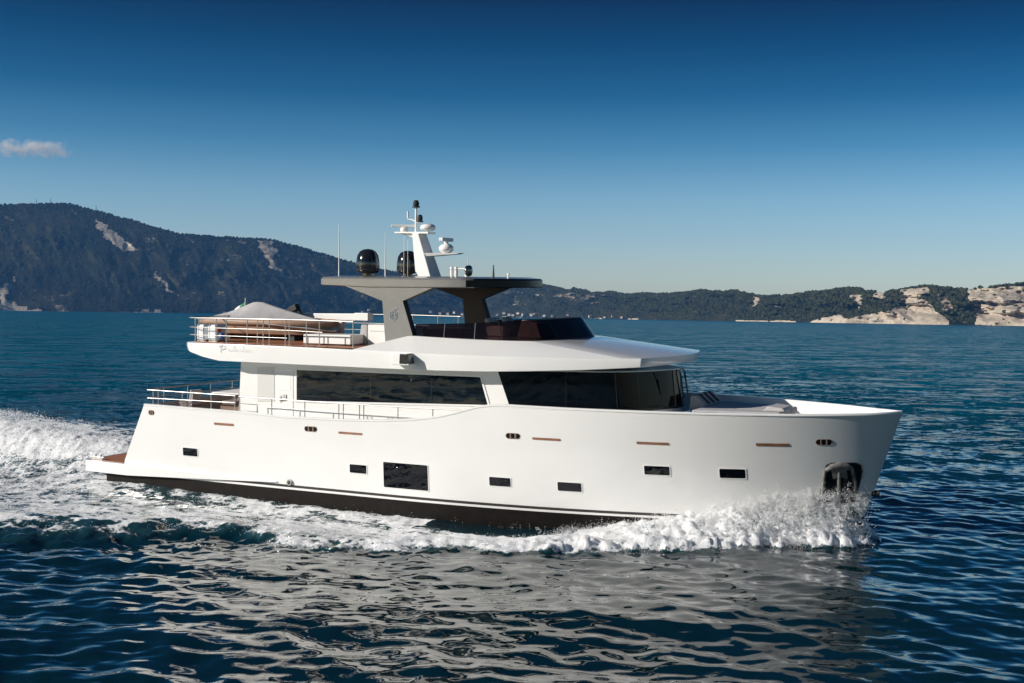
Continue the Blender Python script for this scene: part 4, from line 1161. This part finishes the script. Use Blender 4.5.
# ---- railings: rails as one mesh, every post a piece of its own
def railing(name, rails, posts, r=0.02, rp=0.017, m=None, shared_post=True):
    q = MB()
    for p, rr in rails: q.tube(p, rr, 8)
    o = q.build("railing", m or M_STEEL, Y, smooth=60)
    for (a, b) in posts:
        k = MB(); k.tube([a, b], rp, 7); k.build("post", m or M_STEEL, o, smooth=60)
    return o
FZ = 5.07
def fly_rails():
    for sg in (-1, 1):
        y_ = sg * 3.28
        path = [(-8.46, sg * 3.16, 5.83), (-8.1, y_, 5.83), (-4.1, y_, 5.86), (-2.2, y_, 5.85)]
        mids = [[(-8.46, sg * 3.16, z), (-8.1, y_, z), (-4.6, y_, z)] for z in (5.53, 5.29)]
        rails = [(path, 0.020)] + [(p, 0.012) for p in mids] + [([(-4.6, y_, 5.53), (-3.3, y_, 5.5)], 0.014)]
        posts = [((x, y_, FZ - .02), (x, y_, 5.84)) for x in ((-8.14, -7.3, -6.91, -6.1, -5.71, -5.49, -5.26, -4.66, -4.51, -3.88, -3.41, -2.21) if sg < 0 else (-8.1, -7.0, -6.0, -5.0, -4.0, -3.0, -2.2))]
        railing("railing", rails, posts)
    rails = [([(-8.52, -3.0, z), (-8.60, 0, z), (-8.52, 3.0, z)], rr) for z, rr in ((5.83, 0.020), (5.53, 0.012), (5.29, 0.012))]
    railing("railing", rails, [((-8.55, y_, FZ - .02), (-8.55, y_, 5.83)) for y_ in (-2.6, -1.3, 0, 1.3, 2.6)])
    railing("railing", [([(-2.2, 3.28, 5.85), (-0.5, 3.1, 5.82)], 0.024)], [((-1.2, 3.18, 5.1), (-1.2, 3.18, 5.83))])
fly_rails()
def deck_rails():
    zr = lambda x: float(np.interp(x, [-6.4, -4, 0, 1.55], [3.42, 3.40, 3.40, 3.42]))
    xs = np.linspace(-6.35, 1.5, 12)
    y_ = -3.36
    rails = [([(x, y_, zr(x)) for x in xs], 0.018), ([(x, y_, sheer(x) + (zr(x) - sheer(x)) * 0.5) for x in np.linspace(-6.35, 0.3, 10)], 0.009)]
    posts = [((x, y_, sheer(x)), (x, y_, zr(x))) for x in (-6.33, -5.11, -3.88, -2.65, -2.49, -1.92, -1.77, -0.59, 0.58)]
    railing("railing", rails, posts)
    for sg in (-1, 1):
        y_ = sg * 3.24
        rails = [([(-10.15, y_, 3.44), (-6.6, y_, 3.42)], 0.020), ([(-10.15, y_, 3.17), (-6.6, y_, 3.2)], 0.016)]
        posts = [((x, y_, 2.95), (x, y_, 3.44)) for x in (-9.91, -9.70, -8.71, -7.55, -6.62)]
        railing("railing", rails, posts)
    railing("railing", [([(-10.18, -3.2, 3.44), (-10.25, 0, 3.44), (-10.18, 3.2, 3.44)], 0.026), ([(-10.18, -3.2, 3.17), (-10.25, 0, 3.17), (-10.18, 3.2, 3.17)], 0.02)],
            [((-10.2, y_, 2.9), (-10.2, y_, 3.44)) for y_ in (-2.4, -1.2, 0, 1.2, 2.4)])
deck_rails()
# raised foredeck pad base and aft deck sole
mb = MB(); mb.prism([(7.15, -1.55), (10.15, -1.0), (10.15, 1.0), (7.15, 1.55)], 3.1, 3.42, axis='z'); mb.build("foredeck_trunk", M_WHITE, Y, bevel=0.04)
mb = MB(); mb.prism([(-10.0, -3.05), (-6.85, -3.1), (-6.85, 3.1), (-10.0, 3.05)], 2.46, 2.48, axis='z'); mb.build("teak_deck", M_TEAK, Y)
# low seat base and cabinet on the flybridge
mb = MB(); mb.prism([(-4.58, 5.10), (-2.84, 5.11), (-2.84, 5.40), (-4.58, 5.38)], -2.45, -1.6); mb.build("bench_base", M_WHITE_FLAT, Y, bevel=0.015)
mb = MB(); mb.prism([(-2.66, 5.05), (-1.5, 5.05), (-1.5, 5.71), (-2.66, 5.71)], -1.75, -1.2); cb = mb.build("wet_bar", M_WHITE_FLAT, Y, bevel=0.012)
mb = MB(); mb.box((-2.08, -1.757, 5.52), (1.0, 0.012, 0.03)); mb.build("bar_groove", M_PANEL, cb)
# tender crane
q = MB(); q.prism([(-6.7, 5.80), (-6.7, 5.93), (-4.2, 5.97), (-4.2, 5.72), (-5.0, 5.72)], 0.35, 0.65)
q.prism([(-5.7, 5.75), (-5.0, 5.75), (-5.15, 5.05), (-5.45, 5.05)], 0.38, 0.62); q.box((-4.25, 0.5, 5.86), (0.55, 0.34, 0.26))
q.build("crane", M_WHITE, Y, bevel=0.025)

# ================================================================== THINGS ABOARD
def aboard(name, base, label, cat, group=None):
    return empty(name, BOAT @ Matrix.Translation(base), label, cat, group)
def loc(mb, base):
    b = Vector(base); mb.v = [tuple(Vector(v) - b) for v in mb.v]; return mb

# covered tender on the flybridge
def tender():
    B = (-6.7, -0.4, 5.07)
    t = aboard("tender", B, 'ship\'s tender under a peaked grey canvas cover on the aft flybridge deck', 'dinghy')
    # hull: lofted boat, stern aft
    xs = [-9.5, -9.1, -8.0, -6.9, -5.9, -5.2, -4.8]; hb = [0.95, 1.05, 1.1, 1.08, 0.9, 0.5, 0.08]; keel = [5.16, 5.14, 5.12, 5.12, 5.18, 5.32, 5.5]
    rows = []
    for x, b_, k in zip(xs, hb, keel):
        rows.append([(x, -0.4 - b_, 5.70), (x, -0.4 - b_ * 0.98, 5.52), (x, -0.4 - b_ * 0.86, 5.28), (x, -0.4, k), (x, -0.4 + b_ * 0.86, 5.28), (x, -0.4 + b_ * 0.98, 5.52), (x, -0.4 + b_, 5.70)])
    m = MB(); m.loft(rows, cap0=True, cap1=True); loc(m, B).build("tender_hull", M_TAN, t, smooth=50)
    m = MB()
    for sg in (-1, 1): m.tube([(x, -0.4 + sg * b_, 5.66) for x, b_ in zip(xs, hb)], 0.11, 10)
    loc(m, B).build("tube", M_TAN, t, smooth=60)
    # cover: ridge with a peak, sagging panels
    nx, ny = 30, 17
    rows = []
    for i in range(nx + 1):
        u = i / nx; x = -9.75 + 5.2 * u
        ridge = float(np.interp(x, [-9.75, -9.0, -8.22, -7.95, -7.65, -6.7, -5.5, -4.55], [5.80, 6.00, 6.30, 6.41, 6.39, 6.10, 5.83, 5.52]))
        bw = float(np.interp(x, [-9.75, -9.4, -8.1, -6.5, -5.5, -4.55], [1.0, 1.14, 1.22, 1.17, 0.9, 0.25]))
        edge = float(np.interp(x, [-9.75, -9.4, -7.0, -5.5, -4.55], [5.74, 5.72, 5.66, 5.52, 5.40]))
        r = []
        for j in range(ny + 1):
            v = j / ny * 2 - 1; a = abs(v)
            z = edge + (ridge - edge) * (1 - a ** 0.72) - 0.07 * math.sin(math.pi * a) * (0.6 + 0.4 * abs(math.sin(11 * u))) + 0.025 * math.sin(23 * u + 6 * v) * a * (1 - a) * 2
            r.append((x, -0.4 + v * bw, z))
        rows.append(r)
    m = MB(); m.loft(rows)
    cv = loc(m, B).build("cover", M_FABRIC, t, smooth=24)
    sm = cv.modifiers.new("thick", 'SOLIDIFY'); sm.thickness = 0.015
    m = MB(); m.box((-6.7, 0.05, 6.10), (0.30, 0.26, 0.20), Matrix.Rotation(R(-24), 3, 'Y')); m.tube([(-6.6, 0.05, 6.12), (-6.40, 0.05, 5.84)], [0.09, 0.05], 8); m.box((-6.86, 0.05, 6.04), (0.2, 0.2, 0.10))
    loc(m, B).build("engine_cowl", M_BLACK_MATT, t, bevel=0.05)
    for x in (-8.6, -6.0):
        m = MB(); m.prism([(x - 0.12, 5.07), (x + 0.12, 5.07), (x + 0.1, 5.25), (x - 0.1, 5.25)], -1.1, 0.3)
        loc(m, B).build("chock", M_BLACK_MATT, t)
tender()
def raft(x0, label):
    B = (x0, -2.95, 5.075)
    t = aboard("liferaft_valise", B, label, 'liferaft', 'white liferaft packs at the aft rail')
    m = MB(); m.box((x0 + 0.215, -2.85, 5.36), (0.41, 0.5, 0.52)); o = loc(m, B).build("pack", M_VINYL, t, bevel=0.09, seg=3)
    for dx in (0.1, 0.33):
        m = MB(); m.box((x0 + dx, -2.85, 5.36), (0.03, 0.515, 0.535)); loc(m, B).build("strap", M_PANEL, t, bevel=0.012)
    m = MB(); m.box((x0 + 0.215, -2.85, 5.09), (0.34, 0.42, 0.03)); loc(m, B).build("cradle", M_STEEL, t)
raft(-8.28, 'white liferaft pack nearest the stern at the aft flybridge rail')
raft(-7.83, 'white liferaft pack just forward of its twin, beside the lifebuoy light')
def lifelight():
    B = (-7.28, -3.05, 5.075)
    t = aboard("lifebuoy_light", B, 'small blue and red lifebuoy light hanging at the aft flybridge rail', 'lifebuoy light')
    m = MB(); m.lathe([(0.03, 0.10), (0.08, 0.12), (0.09, 0.2), (0.06, 0.28), (0.02, 0.3)], B, 12); loc(m, B).build("lamp_body", mat("blue_plastic", (0.05, 0.13, 0.32), 0.4), t, smooth=50)
    m = MB(); m.lathe([(0.03, 0.30), (0.07, 0.31), (0.07, 0.42), (0.02, 0.46)], (B[0] - 0.12, B[1], B[2]), 12); loc(m, B).build("red_cap", M_TOWER, t, smooth=50)
lifelight()
def ensign():
    B = (-8.86 + 0.1, 0.0, 5.07)
    t = aboard("flag", B, 'small green, white and red flag drooping on a raked staff at the stern rail', 'flag')
    m = MB(); m.tube([B, (-8.70, 0, 6.42)], 0.014, 7); loc(m, B).build("flagstaff", M_WHITE_FLAT, t, smooth=60)
    for k, mm in enumerate((M_FLAGG, M_WHITE_FLAT, M_FLAGR)):
        rows = []
        for i in range(6):
            s = (k + i / 5) / 3; r = []
            for j in range(7):
                w = j / 6
                r.append((-8.71 - 0.62 * s + 0.03 * math.sin(7 * s), 0.05 * math.sin(8 * s + 2 * w), 6.30 - 0.36 * w - 0.46 * s + 0.04 * math.sin(5 * s)))
            rows.append(r)
        m = MB(); m.loft(rows); f = loc(m, B).build("flag_band", mm, t, smooth=60); sm = f.modifiers.new("thick", 'SOLIDIFY'); sm.thickness = 0.006
ensign()
def speaker():
    B = (-3.03, -1.5, 5.07)
    t = aboard("deck_chair", B, 'small pale chair with dark back panel standing by the flybridge bar', 'chair')
    m = MB(); m.prism([(-3.02, 5.07), (-2.72, 5.07), (-2.72, 5.70), (-2.92, 5.70)], -1.72, -1.66); m.prism([(-3.02, 5.07), (-2.72, 5.07), (-2.72, 5.70), (-2.92, 5.70)], -1.32, -1.26); loc(m, B).build("side_frame", M_PAD, t, bevel=0.01)
    m = MB(); m.box((-2.78, -1.49, 5.5), (0.08, 0.36, 0.42)); loc(m, B).build("backrest", M_CUSHION, t, bevel=0.015)
    m = MB(); m.box((-2.95, -1.49, 5.36), (0.3, 0.36, 0.07)); loc(m, B).build("seat", M_CUSHION, t, bevel=0.015)
speaker()
# aft deck furniture
def aft_sofa():
    B = (-8.0, 1.4, 2.48)
    t = aboard("deck_sofa", B, 'dark taupe wooden-based sofa along the aft cockpit in front of the deckhouse', 'sofa')
    m = MB(); m.prism([(-9.2, 2.48), (-6.95, 2.48), (-6.95, 3.02), (-9.2, 3.02)], 1.7, 2.7); m.prism([(-7.7, 2.48), (-6.95, 2.48), (-6.95, 3.02), (-7.7, 3.02)], -2.6, 1.7); loc(m, B).build("base", teak_mat("sofa_teak", (0.22, 0.13, 0.09), 2, 0.08), t, bevel=0.015)
    m = MB(); m.prism([(-9.15, 3.025), (-7.0, 3.025), (-7.0, 3.16), (-9.15, 3.16)], 1.72, 2.4); m.prism([(-7.68, 3.025), (-7.15, 3.025), (-7.15, 3.16), (-7.68, 3.16)], -2.55, 1.68); loc(m, B).build("seat", M_CUSHION, t, bevel=0.04)
    m = MB(); m.prism([(2.42, 3.16), (2.62, 3.16), (2.86, 3.58), (2.68, 3.60)], -9.15, -7.0, axis='x'); loc(m, B).build("backrest", M_CUSHION, t, bevel=0.04)
    m = MB(); m.prism([(-7.12, 3.16), (-6.98, 3.16), (-6.92, 3.42), (-7.06, 3.44)], -2.5, 1.65); loc(m, B).build("backrest", M_CUSHION, t, bevel=0.04)
aft_sofa()
def aft_table():
    B = (-8.5, -0.4, 2.48)
    t = aboard("dining_table", B, 'white topped table on the aft deck among the taupe seats', 'table')
    m = MB(); m.box((-8.35, -0.4, 3.27), (1.2, 2.2, 0.05)); loc(m, B).build("table_top", M_WHITE_FLAT, t, bevel=0.015)
    for y_ in (-1.1, 0.3):
        m = MB(); m.tube([(-8.35, y_, 2.48), (-8.35, y_, 3.25)], 0.06, 10); loc(m, B).build("leg", M_STEEL, t, smooth=60)
aft_table()
def chair(x, y_, label):
    B = (x, y_, 2.48)
    t = aboard("armchair", B, label, 'chair')
    m = MB(); m.box((x, y_, 2.93), (0.5, 0.5, 0.1)); loc(m, B).build("seat", M_CUSHION, t, bevel=0.03)
    m = MB(); m.box((x + 0.24, y_, 3.16), (0.07, 0.5, 0.46), Matrix.Rotation(R(8), 3, 'Y')); loc(m, B).build("backrest", M_PAD, t, bevel=0.02)
    for dx in (-0.2, 0.2):
        for dy in (-0.22, 0.22):
            m = MB(); m.tube([(x + dx, y_ + dy, 2.48), (x + dx, y_ + dy, 2.9)], 0.022, 7); loc(m, B).build("leg", M_STEEL, t)
chair(-9.55, -1.9, 'pale backed armchair nearest the stern on the aft deck')
chair(-9.1, -2.35, 'pale backed armchair behind the starboard aft deck rail')
# foredeck sunpad
def sunpad():
    DZ = -0.10
    B = (8.6, 0, 3.525)
    t = aboard("sunpad", B, 'large grey sunbathing pad on the foredeck, mostly in shade', 'sunpad')
    for y0, y1 in ((-1.5, -0.52), (-0.5, 0.5), (0.52, 1.5)):
        m = MB(); k = lambda y_: y_ * 0.68
        m.loft([[(7.75, y0, 3.53), (10.1, k(y0), 3.53), (10.1, k(y1), 3.53), (7.75, y1, 3.53)], [(7.75, y0, 3.70), (10.1, k(y0), 3.70), (10.1, k(y1), 3.70), (7.75, y1, 3.70)]], closed=True, cap0=True, cap1=True)
        loc(m, (B[0], B[1], B[2] - DZ)).build("cushion", M_PAD, t, bevel=0.05, seg=3)
    m = MB(); m.prism([(7.2, 3.53), (7.7, 3.53), (7.7, 3.72), (7.42, 3.98), (7.25, 3.96)], -0.1, 1.5); bk = loc(m, (B[0], B[1], B[2] - DZ)).build("backrest", M_PAD, t, bevel=0.04)
    for y_ in (0.25, 0.70, 1.15):
        m = MB(); m.prism([(7.41, 3.992), (7.715, 3.722), (7.73, 3.735), (7.42, 4.008)], y_ - 0.08, y_ + 0.08); loc(m, (B[0], B[1], B[2] - DZ)).build("stripe", M_PADSTRIPE, bk)
    # folded cushions at the forward end
    m = MB(); m.prism([(9.55, 3.70), (10.18, 3.70), (10.12, 3.80), (9.7, 3.84)], -0.75, 0.25); loc(m, (B[0], B[1], B[2] - DZ)).build("folded_towel", M_PAD, t, bevel=0.03)
sunpad()

# ================================================================== SPRAY
def spray():
    m = mat("spray_drops", (0.96, 0.965, 0.97), 0.6)
    nt = m.node_tree; tr = nt.nodes.new('ShaderNodeBsdfTranslucent'); tr.inputs[0].default_value = (0.97, 0.975, 0.98, 1)
    mxs = nt.nodes.new('ShaderNodeMixShader'); mxs.inputs[0].default_value = 0.5
    nt.links.new(nt.nodes['Principled BSDF'].outputs[0], mxs.inputs[1]); nt.links.new(tr.outputs[0], mxs.inputs[2]); nt.links.new(mxs.outputs[0], nt.nodes['Material Output'].inputs[0])
    rng = np.random.default_rng(21)
    C = []; RR = []
    Bm = np.array(BOAT)
    def put(x, y_, z, n, spread, r0, r1, up_):
        for _ in range(n):
            p = np.array([x + rng.normal(0, spread[0]), y_ + rng.normal(0, spread[1]), z + abs(rng.normal(0, spread[2])) * up_ - rng.random() * 0.08])
            C.append(p); RR.append(r0 * (r1 / r0) ** rng.random())
    # jets along the bow crest: short plumes that lean outward
    xs_k = [4.0, 5.4, 6.8, 7.8, 9.2, 10.2, 11.2, 12.2]; hk = [0.05, .12, .42, .62, .98, 1.25, 1.45, 1.48]
    for _ in range(1500):
        x = float(rng.uniform(4.8, 12.35)); b = hull_b(x, 0.8); w = float(np.interp(x, OUT_X, OUT_Y)) - b
        u = abs(rng.normal(0, 0.30)) if rng.random() < 0.6 else rng.uniform(0, 0.95)
        hb_ = float(np.interp(x, xs_k, hk)) * max(0.0, 1 - min(u, 1) ** 1.5) + 0.25 * math.exp(-((u - .8) / .2) ** 2)
        L_ = rng.gamma(1.3, 0.115) * (1.0 if x > 7 else 0.6)
        y0 = -(b + 0.06 + u * w)
        n = int(rng.integers(8, 42))
        vx, vy = rng.normal(-0.25, 0.35), -abs(rng.normal(0.25, 0.3))
        for k in range(n):
            s = rng.random() ** 0.7
            C.append(np.array([x + vx * L_ * s + rng.normal(0, 0.03), y0 + vy * L_ * s + rng.normal(0, .03), hb_ + L_ * s * (1.35 - 0.4 * s) + rng.normal(0, 0.025)]))
            RR.append(0.005 * (3.6) ** rng.random() * (1.15 - 0.5 * s))
    # outer rolling edge
    for _ in range(2200):
        x = float(rng.uniform(-14, 12)); y0 = float(np.interp(x, OUT_X, OUT_Y)); b = hull_b(x, 0.6)
        yy = -(b + (y0 - b) * rng.uniform(0.62, 0.98))
        put(x, yy, 0.32, int(rng.integers(3, 14)), (0.16, 0.14, 0.06), 0.005, 0.015, 1.0)
    # stern wave crest
    for _ in range(1800):
        k = rng.uniform(0.8, 17); yc = 0.6 + 0.16 * k; a = float(np.interp(k, [0, 0.8, 2, 5, 9, 16], [0, .35, .75, 1.15, 1.45, 1.45]))
        v = rng.normal(-0.25, 0.55)
        put(-12.6 - k, yc + v * (2 + .1 * k), a * math.exp(-abs(v) ** 2.2), int(rng.integers(4, 18)), (0.2, 0.16, 0.10), 0.006, 0.02, 1.0)
    # broken water thrown up all over the wash
    for _ in range(5200):
        x = float(rng.uniform(-16, 12.2)); y0 = float(np.interp(x, OUT_X, OUT_Y)); b = hull_b(x, 0.6); u = rng.uniform(0.05, 1.0)
        hb_ = float(np.interp(x, xs_k, hk)) * (1 - min(1, max(0, u / 1.05)) ** 2 * (3 - 2 * min(1, u / 1.05))) if x > 4 else 0.0
        if 0.3 < x < 5.0 and u < 0.5: continue
        put(x, -(b + (y0 - b) * u), hb_ + 0.12, int(rng.integers(2, 9)), (0.22, 0.16, 0.08), 0.004, 0.013, 1.0)
    for _ in range(7500):
        x = float(rng.uniform(4.6, 12.35)); y0 = float(np.interp(x, OUT_X, OUT_Y)); b = hull_b(x, 0.6); u = rng.uniform(0.0, 1.05)
        hb_ = float(np.interp(x, xs_k, hk)) * (1 - min(1, u / 1.05) ** 2 * (3 - 2 * min(1, u / 1.05)))
        put(x, -(b + (y0 - b) * u), hb_ + 0.08, int(rng.integers(3, 10)), (0.14, 0.10, 0.11), 0.004, 0.012, 1.0)
    # little splashes against the plating
    for _ in range(60):
        x = float(rng.uniform(-11.5, 4.5)); put(x, -hull_b(x, 0.2) - 0.08, 0.10, int(rng.integers(3, 16)), (0.07, 0.05, 0.08), 0.005, 0.012, 1.0)
    C_ = np.array(C)
    W = (Bm[:3, :3] @ C_.T).T + Bm[:3, 3]
    ok = W[:, 2] > -0.1
    o = blob_cloud("spray", W[ok], np.array(RR)[ok], m, 8, squash=1.0, base='drop')
    tag(o, kind='stuff')
spray()
